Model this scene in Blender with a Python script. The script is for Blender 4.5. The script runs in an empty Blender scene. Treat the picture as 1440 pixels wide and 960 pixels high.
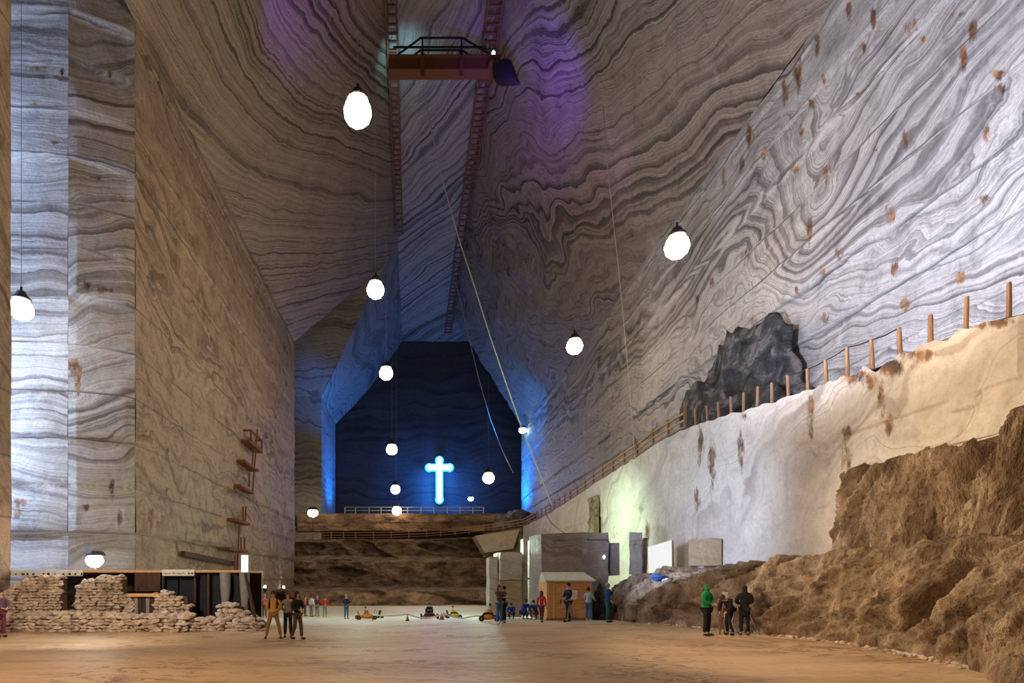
import bpy, bmesh, math, random
from mathutils import Vector, Matrix, noise, Euler
PI = math.pi
F, CX, CY, EYE = 800.0, 580.0, 815.0, 1.85
random.seed(7)
C = bpy.context.scene.collection

def P(px, py, Y):
    return Vector(((px-CX)*Y/F, Y, EYE-(py-CY)*Y/F))
def smooth(a, b, x):
    t = max(0.0, min(1.0, (x-a)/(b-a))); return t*t*(3-2*t)
def lerp(a, b, t): return a+(b-a)*t
def interp(tab, x):
    if x <= tab[0][0]: return tab[0][1]
    for (x0, y0), (x1, y1) in zip(tab, tab[1:]):
        if x <= x1: return y0+(y1-y0)*(x-x0)/(x1-x0)
    return tab[-1][1]
def floorz(X, Y):
    return -1.0*smooth(22, 46, Y) - 0.2*smooth(4, -2, X)*smooth(12, 19, Y)*(1-smooth(22, 40, Y))
def at_floor(px, py):
    Y = 8.0
    while Y < 75:
        X = (px-CX)*Y/F
        if CY+(EYE-floorz(X, Y))*F/Y <= py: break
        Y += 0.05
    return X, Y, floorz(X, Y)
N3 = lambda x, y, z: noise.noise(Vector((x, y, z)))
def fbm(x, y, z, o=4): return noise.fractal(Vector((x, y, z)), 0.8, 2.1, o)

# ------------------------------------------------------------------ materials
MATS = {}
class NT:
    def __init__(s, name):
        s.m = bpy.data.materials.new(name); s.m.use_nodes = True
        s.t = s.m.node_tree; s.t.nodes.clear()
        s.out = s.t.nodes.new('ShaderNodeOutputMaterial')
    def n(s, typ, **kw):
        nd = s.t.nodes.new('ShaderNode'+typ)
        for k, v in kw.items():
            if k.startswith('i_'):
                key = k[2:]
                key = int(key) if key.isdigit() else key.replace('_', ' ')
                s.link(v, nd.inputs[key])
            else: setattr(nd, k, v)
        return nd
    def link(s, v, inp):
        if isinstance(v, bpy.types.NodeSocket): s.t.links.new(v, inp)
        elif isinstance(v, bpy.types.Node): s.t.links.new(v.outputs[0], inp)
        else: inp.default_value = v
    def math(s, op, a, b=0.0, c=None, clamp=False):
        nd = s.t.nodes.new('ShaderNodeMath'); nd.operation = op; nd.use_clamp = clamp
        s.link(a, nd.inputs[0]); s.link(b, nd.inputs[1])
        if c is not None: s.link(c, nd.inputs[2])
        return nd.outputs[0]
    def ramp(s, f, stops, interp='LINEAR'):
        nd = s.t.nodes.new('ShaderNodeValToRGB'); nd.color_ramp.interpolation = interp
        el = nd.color_ramp.elements
        while len(el) < len(stops): el.new(0.5)
        for e, (p, c) in zip(el, stops):
            e.position = p; e.color = (c[0], c[1], c[2], 1) if not isinstance(c, (int, float)) else (c, c, c, 1)
        s.link(f, nd.inputs[0]); return nd.outputs[0]
    def mix(s, f, a, b, mode='MIX'):
        nd = s.t.nodes.new('ShaderNodeMix'); nd.data_type = 'RGBA'; nd.blend_type = mode
        s.link(f, nd.inputs['Factor'])
        for v, i in ((a, 6), (b, 7)):
            if isinstance(v, tuple): v = (v[0], v[1], v[2], 1)
            s.link(v, nd.inputs[i])
        return nd.outputs[2]
    def noise(s, vec, scale, detail=4, rough=.55, dist=0.0):
        nd = s.n('TexNoise'); nd.inputs['Scale'].default_value = scale; nd.inputs['Detail'].default_value = detail
        nd.inputs['Roughness'].default_value = rough; nd.inputs['Distortion'].default_value = dist
        if vec is not None: s.link(vec, nd.inputs['Vector'])
        return nd.outputs[0]
    def noise1(s, w, scale, detail=4, rough=.6):
        nd = s.n('TexNoise', noise_dimensions='1D'); nd.inputs['Scale'].default_value = scale
        nd.inputs['Detail'].default_value = detail; nd.inputs['Roughness'].default_value = rough
        s.link(w, nd.inputs['W']); return nd.outputs[0]
    def finish(s, col, rough=.8, bump=None, bstr=.4, bdist=.1, metal=0.0, spec=.3):
        b = s.t.nodes.new('ShaderNodeBsdfPrincipled')
        if isinstance(col, tuple): col = (col[0], col[1], col[2], 1)
        s.link(col, b.inputs['Base Color']); s.link(rough, b.inputs['Roughness'])
        b.inputs['Metallic'].default_value = metal; b.inputs['Specular IOR Level'].default_value = spec
        if bump is not None:
            bn = s.t.nodes.new('ShaderNodeBump'); bn.inputs['Strength'].default_value = bstr
            bn.inputs['Distance'].default_value = bdist; s.link(bump, bn.inputs['Height'])
            s.t.links.new(bn.outputs[0], b.inputs['Normal'])
        s.t.links.new(b.outputs[0], s.out.inputs[0]); return s.m

def salt(name, light, mid, dark, scale=.9, fine=3.5, bump=.5, blotch=.5, blotchcol=None, lift=2.6, cut_shade=.8, lo=.36, hi=.62, tool=.5, wob=.8, grit=.35, cw=.03):
    t = NT(name)
    pos = t.n('NewGeometry').outputs['Position']
    s = t.n('Attribute', attribute_name='strata').outputs['Fac']
    st = t.n('Attribute', attribute_name='stain').outputs['Fac']
    n1 = t.noise(pos, .33, 4, .5); n2 = t.noise(pos, 2.6, 3, .6)
    w = t.math('ADD', s, t.math('MULTIPLY', t.math('SUBTRACT', n1, .5), wob))
    w = t.math('ADD', w, t.math('MULTIPLY', t.math('SUBTRACT', n2, .5), .16))
    a = t.noise1(w, scale, 6, .68)
    m = lo+(hi-lo)*.5
    col = t.ramp(a, [(lo-.04, dark), (lo+.06, mid), (m-.02, light), (m+.03, mid), (m+.07, light), (hi-.02, mid), (hi+.06, dark)])
    # thin dark veins following the bedding
    v = t.noise1(t.math('ADD', w, 37.1), fine*.55, 3, .5)
    vein = t.ramp(t.math('ABSOLUTE', t.math('SUBTRACT', v, .5)), [(0.0, 1.0), (.012, .7), (.03, 0.0)])
    cutn = t.noise(pos, .22, 2, .5)
    vein = t.math('MULTIPLY', vein, t.ramp(cutn, [(.35, 0.0), (.6, 1.0)]))
    col = t.mix(t.math('MULTIPLY', vein, .8), col, dark)
    f2 = t.noise1(t.math('ADD', w, 11.7), fine, 4, .6)
    col = t.mix(.55, col, t.ramp(f2, [(.3, .55), (.5, .9), (.7, 1.0)]), 'MULTIPLY')
    bl = t.ramp(t.noise(pos, .13, 5, .65), [(.42, 0.0), (.62, 1.0)])
    bc = blotchcol or tuple((light[i]+mid[i])*.5 for i in range(3))
    col = t.mix(t.math('MULTIPLY', bl, blotch), col, bc)
    # speckle and crystal grain
    g = t.noise(pos, 6.0, 4, .7)
    col = t.mix(.5, col, t.ramp(g, [(.3, .62), (.5, .95), (.72, 1.0)]), 'MULTIPLY')
    col = t.mix(t.ramp(t.noise(pos, 1.1, 5, .7), [(.6, 0.0), (.74, .35)]), col, tuple(min(1, c*1.35+.05) for c in light))
    # dark cut line between two working lifts, with the ledge's shade painted in
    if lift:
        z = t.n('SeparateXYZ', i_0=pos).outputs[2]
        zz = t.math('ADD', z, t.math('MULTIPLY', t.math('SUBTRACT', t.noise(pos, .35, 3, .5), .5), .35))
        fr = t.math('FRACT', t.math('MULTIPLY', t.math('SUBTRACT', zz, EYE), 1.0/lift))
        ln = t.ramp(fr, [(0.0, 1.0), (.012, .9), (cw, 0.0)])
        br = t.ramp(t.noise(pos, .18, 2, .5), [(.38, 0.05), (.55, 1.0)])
        col = t.mix(t.math('MULTIPLY', t.math('MULTIPLY', ln, br), cut_shade), col, tuple(c*.55 for c in dark))
    gm = t.n('Mapping', i_0=pos); gm.inputs['Scale'].default_value = (1, 1, .7)
    gr = t.noise(gm, 1.0, 9, .78)
    col = t.mix(grit, col, t.ramp(gr, [(.33, .28), (.47, .8), (.56, 1.0), (.66, .75), (.75, 1.0)]), 'MULTIPLY')
    # rust streaks
    smp = t.n('Mapping', i_0=pos); smp.inputs['Scale'].default_value = (1, 1, .45)
    sn = t.math('ADD', st, t.math('MULTIPLY', t.math('SUBTRACT', t.noise(smp, 2.6, 5, .75), .5), 3.2))
    sm = t.ramp(sn, [(.42, 0.0), (.95, .95)])
    col = t.mix(t.math('MULTIPLY', sm, t.ramp(st, [(0.02, 0.0), (.2, 1.0)])), col, t.ramp(t.noise(pos, 1.7, 3, .6), [(.35, (.045, .022, .015)), (.52, (.17, .07, .03)), (.68, (.38, .20, .08))]))
    # sawn tool marks
    mp = t.n('Mapping', i_0=pos); mp.inputs['Scale'].default_value = (.35, .35, 5.0); mp.inputs['Rotation'].default_value = (.25, .2, 0)
    tm = t.noise(mp, 1.6, 3, .7)
    h = t.math('ADD', t.math('MULTIPLY', g, .6), t.math('MULTIPLY', tm, tool))
    h = t.math('ADD', h, t.math('MULTIPLY', a, .6))
    MATS[name] = t.finish(col, .62, h, bump, .12, spec=.35)

def rock(name, a, b, c, dark, scale=1.0, bump=.9, sx=1.0, sz=1.0, dist=.15):
    t = NT(name)
    pos = t.n('NewGeometry').outputs['Position']
    mp = t.n('Mapping', i_0=pos); mp.inputs['Scale'].default_value = (sx, sx, sz)
    n1 = t.noise(mp, .8*scale, 6, .65, .6); n2 = t.noise(mp, 4.5*scale, 5, .7)
    col = t.ramp(n1, [(.3, dark), (.42, a), (.53, b), (.64, c), (.72, a)])
    col = t.mix(.7, col, t.ramp(n2, [(.3, .35), (.5, .9), (.75, 1.0)]), 'MULTIPLY')
    vor = t.n('TexVoronoi', feature='DISTANCE_TO_EDGE'); vor.inputs['Scale'].default_value = 1.1*scale
    wv = t.n('VectorMath', operation='ADD', i_0=mp.outputs[0], i_1=t.n('Combxyz') if False else mp.outputs[0])
    t.link(mp.outputs[0], vor.inputs['Vector'])
    h = t.math('ADD', t.math('MULTIPLY', n1, 1.2), t.math('MULTIPLY', n2, .6))
    MATS[name] = t.finish(col, .78, h, bump, dist, spec=.25)

def plain(name, col, rough=.6, metal=0.0, var=.15, scale=6.0, bump=0.0):
    t = NT(name)
    tc = t.n('TexCoord').outputs['Object']
    n = t.noise(tc, scale, 4, .6)
    c = t.mix(1.0, (col[0], col[1], col[2]), t.ramp(n, [(.3, 1-var*1.5), (.7, 1.0)]), 'MULTIPLY')
    MATS[name] = t.finish(c, rough, n if bump else None, bump, .02, metal)
def emit(name, col, strength):
    t = NT(name); e = t.n('Emission'); e.inputs[0].default_value = (*col, 1); e.inputs[1].default_value = strength
    t.t.links.new(e.outputs[0], t.out.inputs[0]); MATS[name] = t.m
def wood(name, a, b, plank=0.0, axis=2):
    t = NT(name)
    tc = t.n('TexCoord').outputs['Object']
    mp = t.n('Mapping', i_0=tc); sc = [12, 12, 12]; sc[axis] = 1.2; mp.inputs['Scale'].default_value = sc
    n = t.noise(mp, 1.5, 5, .6, 1.0)
    col = t.ramp(n, [(.3, a), (.7, b)])
    if plank:
        z = t.n('SeparateXYZ', i_0=tc).outputs[2]
        fr = t.math('FRACT', t.math('MULTIPLY', z, 1/plank))
        col = t.mix(t.ramp(fr, [(0, .85), (.07, 0.0)]), col, tuple(x*.25 for x in a))
    MATS[name] = t.finish(col, .6, n, .2, .01)

salt('salt_left', (.50, .365, .265), (.36, .25, .18), (.15, .10, .07), scale=.8, fine=3.4, blotch=.75, blotchcol=(.41, .295, .215), bump=1.0, cut_shade=.8, wob=1.6, grit=.85, cw=.045)
salt('salt_left_front', (.62, .58, .56), (.40, .36, .34), (.16, .13, .12), scale=.9, blotch=.35, cut_shade=1.0, grit=.5, cw=.055)
salt('salt_left_slope', (.46, .355, .275), (.25, .18, .13), (.06, .042, .035), scale=1.5, fine=5.0, blotch=.12, lift=0, bump=.3)
salt('salt_right', (.66, .63, .63), (.40, .375, .38), (.14, .125, .135), scale=1.0, fine=4.0, blotch=.6, blotchcol=(.42, .39, .39), cut_shade=.9, bump=.6, grit=.6, cw=.045)
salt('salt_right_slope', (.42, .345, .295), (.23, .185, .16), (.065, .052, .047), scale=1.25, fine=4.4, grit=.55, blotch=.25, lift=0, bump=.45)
salt('salt_ceiling', (.50, .42, .38), (.29, .24, .22), (.05, .04, .04), scale=.85, fine=2.4, blotch=.1, lift=0, bump=.2)
salt('salt_far', (.36, .33, .32), (.22, .20, .195), (.08, .07, .07), scale=.8, blotch=.4, lift=0)
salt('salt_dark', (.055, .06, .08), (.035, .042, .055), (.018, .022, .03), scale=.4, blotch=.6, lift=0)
salt('salt_smooth', (.68, .60, .52), (.56, .48, .41), (.34, .27, .22), scale=.3, fine=1.2, blotch=.7, blotchcol=(.60, .52, .45), lift=0, bump=.4, lo=.3, hi=.68)
salt('salt_block', (.42, .35, .30), (.32, .27, .235), (.18, .15, .125), scale=.8, blotch=.8, lift=0, bump=1.0, wob=5)
salt('salt_tan', (.50, .37, .22), (.42, .30, .17), (.3, .2, .11), scale=.5, blotch=.6, lift=0, bump=.6)
salt('salt_slab_pale', (.60, .52, .42), (.50, .42, .33), (.30, .23, .17), scale=.3, fine=1.5, blotch=.6, lift=0, bump=.5)
rock('rock_brown', (.26, .165, .10), (.42, .29, .18), (.64, .47, .32), (.055, .033, .022), 1.3, 1.0, 1.0, .55, .4)
rock('rock_far', (.18, .115, .08), (.29, .19, .13), (.46, .33, .22), (.035, .022, .018), .8, 1.0, .6, 1.5, .5)
rock('rock_black', (.05, .05, .055), (.09, .09, .095), (.26, .25, .27), (.012, .012, .014), 1.3, 1.0, 1, 1, .3)
rock('rubble', (.50, .39, .30), (.66, .53, .43), (.80, .68, .58), (.22, .15, .10), 2.2, .5, 1, 1, .04)
rock('rubble_core', (.10, .07, .045), (.14, .10, .07), (.17, .12, .08), (.03, .02, .015), 2.2, .5, 1, 1, .04)

# floor material: packed salt dust, worn patches, damp rills, and mint light painted in far off
t = NT('floor_salt'); pos = t.n('NewGeometry').outputs['Position']
mp = t.n('Mapping', i_0=pos); mp.inputs['Scale'].default_value = (.5, 1.3, 1)
n1 = t.noise(mp, .35, 6, .6, .4); n2 = t.noise(pos, 5, 5, .7); n3 = t.noise(mp, 1.1, 5, .65, 1.2)
col = t.ramp(n1, [(.3, (.42, .27, .155)), (.48, (.56, .375, .22)), (.62, (.64, .45, .28)), (.75, (.50, .33, .195))])
rl = t.ramp(t.math('ABSOLUTE', t.math('SUBTRACT', n3, .5)), [(0, 1.0), (.018, .6), (.035, 0.0)])
rl = t.math('MULTIPLY', rl, t.ramp(t.noise(pos, .3, 3, .6), [(.46, 0.0), (.60, 1.0)]))
col = t.mix(t.math('MULTIPLY', rl, .9), col, (.12, .06, .03))
col = t.mix(.5, col, t.ramp(n2, [(.3, .6), (.5, .95), (.7, 1.0)]), 'MULTIPLY')
py_ = t.n('SeparateXYZ', i_0=pos).outputs[1]
pale = t.ramp(t.math('ADD', py_, t.math('MULTIPLY', n1, 10)), [(0.0, 0.0), (1, 0.0)])
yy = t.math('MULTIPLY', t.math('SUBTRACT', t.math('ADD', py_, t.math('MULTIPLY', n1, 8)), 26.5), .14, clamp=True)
col = t.mix(t.math('MULTIPLY', yy, .8), col, (.60, .62, .52))  # mint lamp light on the far floor, painted into its colour
hh = t.math('ADD', t.math('MULTIPLY', n3, 1.5), t.math('MULTIPLY', n2, .35))
MATS['floor_salt'] = t.finish(col, .55, hh, .5, .12, spec=.35)

for a in [
 ('iron_rust', (.20, .075, .035), .75, .2), ('iron_dark', (.035, .03, .03), .6, .5), ('rail_red', (.20, .085, .05), .7, .1),
 ('housing', (.06, .06, .065), .5, .6), ('steel', (.30, .31, .32), .45, .8), ('white_paint', (.80, .80, .78), .5, 0),
 ('cable', (.22, .24, .22), .6, 0), ('wire_pale', (.55, .68, .60), .5, .3), ('black_glass', (.03, .035, .045), .18, 0), ('curtain_grey', (.30, .29, .29), .7, 0),
 ('roof_felt', (.62, .64, .54), .7, 0), ('paper', (.9, .9, .88), .6, 0), ('skin', (.60, .34, .24), .5, 0), ('hair_dark', (.03, .018, .014), .6, 0),
 ('hair_brown', (.12, .05, .03), .6, 0), ('hair_grey', (.35, .33, .32), .6, 0), ('eye', (.02, .02, .02), .3, 0), ('shoe_dark', (.03, .025, .025), .5, 0), ('shoe_white', (.75, .75, .75), .5, 0),
 ('c_yellow', (.80, .42, .08), .75, 0), ('c_tan', (.42, .22, .09), .8, 0), ('c_black', (.018, .018, .022), .8, 0), ('c_grey', (.25, .26, .25), .8, 0), ('c_navy', (.02, .03, .09), .8, 0),
 ('c_blue', (.02, .10, .30), .8, 0), ('c_royal', (.015, .03, .38), .8, 0), ('c_jeans', (.08, .17, .32), .85, 0), ('c_teal', (.03, .16, .20), .8, 0), ('c_green', (.01, .27, .08), .8, 0), ('c_pale', (.42, .55, .55), .8, 0),
 ('c_red', (.50, .05, .03), .8, 0), ('c_pink', (.62, .20, .17), .8, 0), ('c_purple', (.14, .07, .13), .8, 0), ('c_brown', (.13, .08, .07), .8, 0), ('c_white', (.78, .78, .80), .8, 0), ('c_wine', (.15, .03, .06), .8, 0),
 ('kart_orange', (.90, .35, .05), .4, 0), ('kart_red', (.60, .06, .04), .4, 0), ('kart_yellow', (.85, .55, .06), .4, 0), ('rubber', (.02, .02, .02), .8, 0), ('cone_red', (.80, .13, .06), .6, 0), ('cloth_blue', (.05, .10, .32), .8, 0), ('glow_tan', (.55, .40, .25), .7, 0)]:
    plain(*a)
wood('wood_post', (.16, .075, .035), (.36, .20, .10))
wood('wood_hut', (.55, .27, .10), (.80, .47, .22), .14, 0)
wood('wood_hut_trim', (.60, .33, .14), (.78, .50, .26), 0, 2)
wood('wood_rail', (.30, .15, .06), (.48, .28, .13), 0, 0)
wood('wood_dark', (.03, .018, .012), (.09, .05, .03), 0, 2)
emit('lamp_warm', (1.0, .86, .62), 1.0)
emit('cross_core', (.55, .86, 1.0), 7.0)
emit('cross_rim', (.03, .32, 1.0), 5.0)
emit('light_box', (1.0, 1.0, .97), 2.2)
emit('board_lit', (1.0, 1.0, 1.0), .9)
emit('spot_white', (1.0, .98, .9), 12.0)

def lamp_mat(name, col, power, r):
    emit(name, col, power/(4*PI*PI*r*r)); return MATS[name]

# ------------------------------------------------------------------ mesh helpers
def tag(o, label=None, cat=None, group=None, kind=None):
    if label: o['label'] = label
    if cat: o['category'] = cat
    if group: o['group'] = group
    if kind: o['kind'] = kind
    return o
def mesh_obj(name, verts, faces, mat, parent=None, smooth_=False, attrs=None, mats=None, mi=None):
    me = bpy.data.meshes.new(name)
    me.from_pydata([tuple(v) for v in verts], [], faces)
    for m in (mats or [mat]): me.materials.append(MATS[m] if isinstance(m, str) else m)
    if mi: me.polygons.foreach_set('material_index', mi)
    if smooth_: me.polygons.foreach_set('use_smooth', [True]*len(me.polygons))
    if attrs:
        for k, vals in attrs.items():
            at = me.attributes.new(k, 'FLOAT', 'POINT'); at.data.foreach_set('value', vals)
    me.update()
    o = bpy.data.objects.new(name, me); C.objects.link(o)
    if parent is not None: o.parent = parent
    return o
class MB:
    """collects shapes for one mesh"""
    def __init__(s): s.v = []; s.f = []
    def add(s, v, f):
        b = len(s.v); s.v += [Vector(x) for x in v]; s.f += [tuple(i+b for i in q) for q in f]; return s
    def box(s, c, d, rot=None, bev=0.0):
        bm = bmesh.new(); bmesh.ops.create_cube(bm, size=1)
        for v in bm.verts: v.co = Vector((v.co.x*d[0], v.co.y*d[1], v.co.z*d[2]))
        if bev: bmesh.ops.bevel(bm, geom=list(bm.edges), offset=bev, segments=2, affect='EDGES')
        M = Matrix.Translation(Vector(c)) @ (Euler(rot).to_matrix().to_4x4() if rot else Matrix())
        bm.transform(M); bm.verts.index_update()
        s.add([v.co.copy() for v in bm.verts], [[v.index for v in f.verts] for f in bm.faces]); bm.free(); return s
    def bar(s, a, b, w, h=None, up=(0, 0, 1)):
        a = Vector(a); b = Vector(b); h = h or w; d = (b-a).normalized(); u = Vector(up)
        if abs(d.dot(u)) > .98: u = Vector((0, 1, 0))
        x = d.cross(u).normalized(); y = x.cross(d).normalized()
        v = []
        for p in (a, b):
            for sx, sy in ((-1, -1), (1, -1), (1, 1), (-1, 1)): v.append(p+x*sx*w/2+y*sy*h/2)
        return s.add(v, [(3, 2, 1, 0), (4, 5, 6, 7), (0, 1, 5, 4), (1, 2, 6, 5), (2, 3, 7, 6), (3, 0, 4, 7)])
    def tube(s, pts, r, n=8, caps=True):
        pts = [Vector(p) for p in pts]; rs = r if isinstance(r, (list, tuple)) else [r]*len(pts)
        v = []; f = []
        ref = Vector((0, 0, 1))
        d0 = (pts[1]-pts[0]).normalized()
        if abs(d0.dot(ref)) > .95: ref = Vector((0, 1, 0))
        x = d0.cross(ref).normalized()
        for i, p in enumerate(pts):
            d = (pts[min(i+1, len(pts)-1)]-pts[max(i-1, 0)]).normalized()
            x = (x-d*x.dot(d)).normalized(); y = d.cross(x)
            for k in range(n):
                a = 2*PI*k/n; v.append(p+(x*math.cos(a)+y*math.sin(a))*rs[i])
        for i in range(len(pts)-1):
            for k in range(n):
                f.append((i*n+k, i*n+(k+1) % n, (i+1)*n+(k+1) % n, (i+1)*n+k))
        if caps: f.append(tuple(range(n-1, -1, -1))); f.append(tuple((len(pts)-1)*n+k for k in range(n)))
        return s.add(v, f)
    def lathe(s, prof, c=(0, 0, 0), n=16, axis='Z'):
        v = []; f = []
        for r, z in prof:
            for k in range(n):
                a = 2*PI*k/n; q = (r*math.cos(a), r*math.sin(a), z)
                if axis == 'Y': q = (q[0], q[2], q[1])
                if axis == 'X': q = (q[2], q[0], q[1])
                v.append(Vector(q)+Vector(c))
        for i in range(len(prof)-1):
            for k in range(n): f.append((i*n+k, i*n+(k+1) % n, (i+1)*n+(k+1) % n, (i+1)*n+k))
        f.append(tuple(range(n-1, -1, -1))); f.append(tuple((len(prof)-1)*n+k for k in range(n)))
        return s.add(v, f)
    def ball(s, c, r, sub=2, jit=0.0, seed=0, rot=None):
        bm = bmesh.new(); bmesh.ops.create_icosphere(bm, subdivisions=sub, radius=1)
        r = r if isinstance(r, (tuple, list)) else (r, r, r)
        R = Euler(rot).to_matrix() if rot else Matrix.Identity(3)
        for v in bm.verts:
            q = v.co.copy()
            if jit: q *= 1+jit*noise.noise(q*1.3+Vector((seed*3.1, seed*1.7, seed)))*2
            v.co = R @ Vector((q.x*r[0], q.y*r[1], q.z*r[2]))+Vector(c)
        bm.verts.index_update()
        s.add([v.co.copy() for v in bm.verts], [[v.index for v in f.verts] for f in bm.faces]); bm.free(); return s
    def build(s, name, mat, parent=None, smooth_=False, origin=None):
        o0 = Vector(origin) if origin is not None else Vector((0, 0, 0))
        o = mesh_obj(name, [v-o0 for v in s.v], s.f, mat, parent, smooth_)
        if origin is not None: o.location = o0
        return o
def empty(name, loc, label, cat, group=None, rz=0.0):
    o = bpy.data.objects.new(name, None); C.objects.link(o); o.location = loc; o.rotation_euler = (0, 0, rz)
    o.empty_display_size = .2; return tag(o, label, cat, group)
def part(name, mb, mat, parent, smooth_=False):
    """mb in WORLD coordinates for an unrotated parent Empty"""
    base = parent; off = Vector((0, 0, 0))
    while base is not None: off += base.location; base = base.parent
    return mesh_obj(name, [v-off for v in mb.v], mb.f, mat, parent, smooth_)
def surface(name, nu, nv, fn, mat, parent=None, kind='structure', flip=False):
    V = []; S = []; T = []
    for j in range(nv+1):
        for i in range(nu+1):
            p, s_, st = fn(i/nu, j/nv); V.append(p); S.append(s_); T.append(st)
    Fc = []
    w = nu+1
    for j in range(nv):
        for i in range(nu):
            q = (j*w+i, j*w+i+1, (j+1)*w+i+1, (j+1)*w+i)
            Fc.append(q[::-1] if flip else q)
    o = mesh_obj(name, V, Fc, mat, parent, True, {'strata': S, 'stain': T})
    if kind: o['kind'] = kind
    return o

# ------------------------------------------------------------------ camera
cam = bpy.data.cameras.new('camera'); co = bpy.data.objects.new('camera', cam); C.objects.link(co)
co.location = (0, 0, EYE); co.rotation_euler = (PI/2, 0, 0)
cam.sensor_width = 36; cam.lens = 20.0; cam.sensor_fit = 'HORIZONTAL'
cam.shift_x = (720-CX)/1440; cam.shift_y = (CY-480)/1440; cam.clip_end = 400
bpy.context.scene.camera = co

# ------------------------------------------------------------------ cavern shell
LIFT = 2.6
def lift_off(h):
    i = math.floor(h/LIFT); f = h/LIFT-i
    return (random.Random(i*17+3).random()-.5)*.16+.10*(1-f)
HL, HR, HC = 32.2, 29.5, 52.0
XL, XR = -16.0, 21.5
CLx, CRx = -2.2, 7.6
kL = (CLx-XL)/(HC-HL); kR = (XR-CRx)/(HC-HR)
def warp(p, amp, sc, o=3, seed=0.0):
    return amp*noise.fractal(Vector((p[0]*sc+seed, p[1]*sc, p[2]*sc)), .9, 2.0, o)

# floor
def f_floor(u, v):
    Y = 1/lerp(1/6.0, 1/80.0, v); X = lerp(-1.05, 1.15, u)*Y*1.0+lerp(-12, 12, u)*(1-u*0)
    z = floorz(X, Y)+.035*fbm(X*.5, Y*.8, 3.0)+.012*fbm(X*2, Y*3, 1.0)
    return (X, Y, z), 0.0, 0.0
surface('floor', 220, 260, f_floor, 'floor_salt')

# left pillar: two front facets and the long wall
def vwall(name, A, B, h0, h1, nu, nv, mat, sfn, stains=(), amp=.10, persp=True, liftk=1.0):
    A = Vector((A[0], A[1], 0)); B = Vector((B[0], B[1], 0)); d = (B-A).normalized(); n = Vector((d.y, -d.x, 0))
    def fn(u, v):
        if persp: Y = 1/lerp(1/A.y, 1/B.y, u); t_ = (Y-A.y)/(B.y-A.y) if abs(B.y-A.y) > 1e-6 else u
        else: t_ = u
        q = A.lerp(B, t_); H = lerp(h0, h1, v)
        edge = min(1.0, 6*min(t_, 1-t_)+.25)
        off = lift_off(H)*liftk*edge+amp*edge*fbm(q.x*.25, q.y*.25, H*.35)
        x, y = q.x+n.x*off, q.y+n.y*off; z = H+EYE
        st = 0.0
        px = CX+F*x/y; pyy = CY-F*H/y
        for (sx, sy, rx, ry) in stains:
            dx = (px-sx)/rx; dy = (pyy-sy)/ry
            dy = dy*(.75 if dy > 0 else 1.1); dx = dx*(1+.5*max(0, dy))
            if abs(dx) < 2 and abs(dy) < 2: st = max(st, 1-(dx*dx+dy*dy)*.42)
        return (x, y, z), sfn(x, y, H)+liftk*.35*(random.Random(math.floor(H/LIFT)*7).random()-.5)*2, st
    return surface(name, nu, nv, fn, mat)
# every stain below is given by where its centre lies on the wall, found through the camera once and then fixed to the wall
sA = lambda x, y, h: h*1.0+.05*x+warp((x, y, h), .9, .12, 3, 5)
vwall('wall_left_front', (-30, 31.2), (-19, 31.4), -2.6, 34, 70, 180, 'salt_left_front', sA,
      [(30, 705, 12, 5), (25, 720, 6, 8), (52, 96, 16, 4), (88, 100, 4, 4), (76, 200, 8, 3), (50, 145, 10, 3)], .08, False, 2.0)
vwall('wall_left_facet', (-19, 31.4), (-16, 32.8), -2.6, 34, 40, 180, 'salt_left_front',
      lambda x, y, h: h-.35*(x+19)+warp((x, y, h), 1.1, .16, 3, 9),
      [(104, 515, 8, 12), (110, 530, 5, 20), (157, 682, 4, 14), (168, 728, 4, 10), (122, 712, 6, 5), (140, 250, 18, 3), (120, 400, 14, 5), (140, 408, 16, 4), (155, 105, 4, 5)], .10, False, 2.0)
vwall('wall_left', (-16, 32.8), (-16, 77), -3.0, HL, 190, 170, 'salt_left',
      lambda x, y, h: h*.9+.25*(y-33)*.5+warp((x*.6, y, h*1.3), 2.6, .11, 5, 2),
      [(212, 728, 4, 14), (236, 632, 5, 4), (234, 688, 4, 3), (213, 618, 3, 6), (250, 770, 3, 10), (330, 690, 3, 6)], .16, True, 1.6)
vwall('wall_left_return', (-16, 77), (-34, 77.4), -3.0, HL, 20, 40, 'salt_far', lambda x, y, h: h, (), .1, False)

def sofp(u):  # softplus
    return math.log1p(math.exp(min(40, u)))
def s_left(x, y, h):
    v = (h-HL)*1.22
    return v*.75-.60*sofp((y-47)/6)*6+warp((x, y, h), .9, .06, 3, 1)
def f_slopeL(Ya, Yb, grow_a, grow_b, nm, nu, nv, mat, sfn):
    def fn(u, v):
        dv = v*(HC-HL)*kL
        a = Ya-grow_a*dv; b = Yb+grow_b*dv
        Y = 1/lerp(1/a, 1/b, u); H = lerp(HL, HC, v); X = XL+(H-HL)*kL
        e = min(1, 5*min(v, 1-v)+.1)
        o = .14*fbm(X*.2, Y*.2, H*.2)*e
        return (X+o*.82, Y, H+EYE-o*.57), sfn(X, Y, H), 0.0
    return surface(nm, nu, nv, fn, mat)
f_slopeL(30, 77, .45, 1.0, 'wall_left_slope', 260, 150, 'salt_left_slope', s_left)
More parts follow.
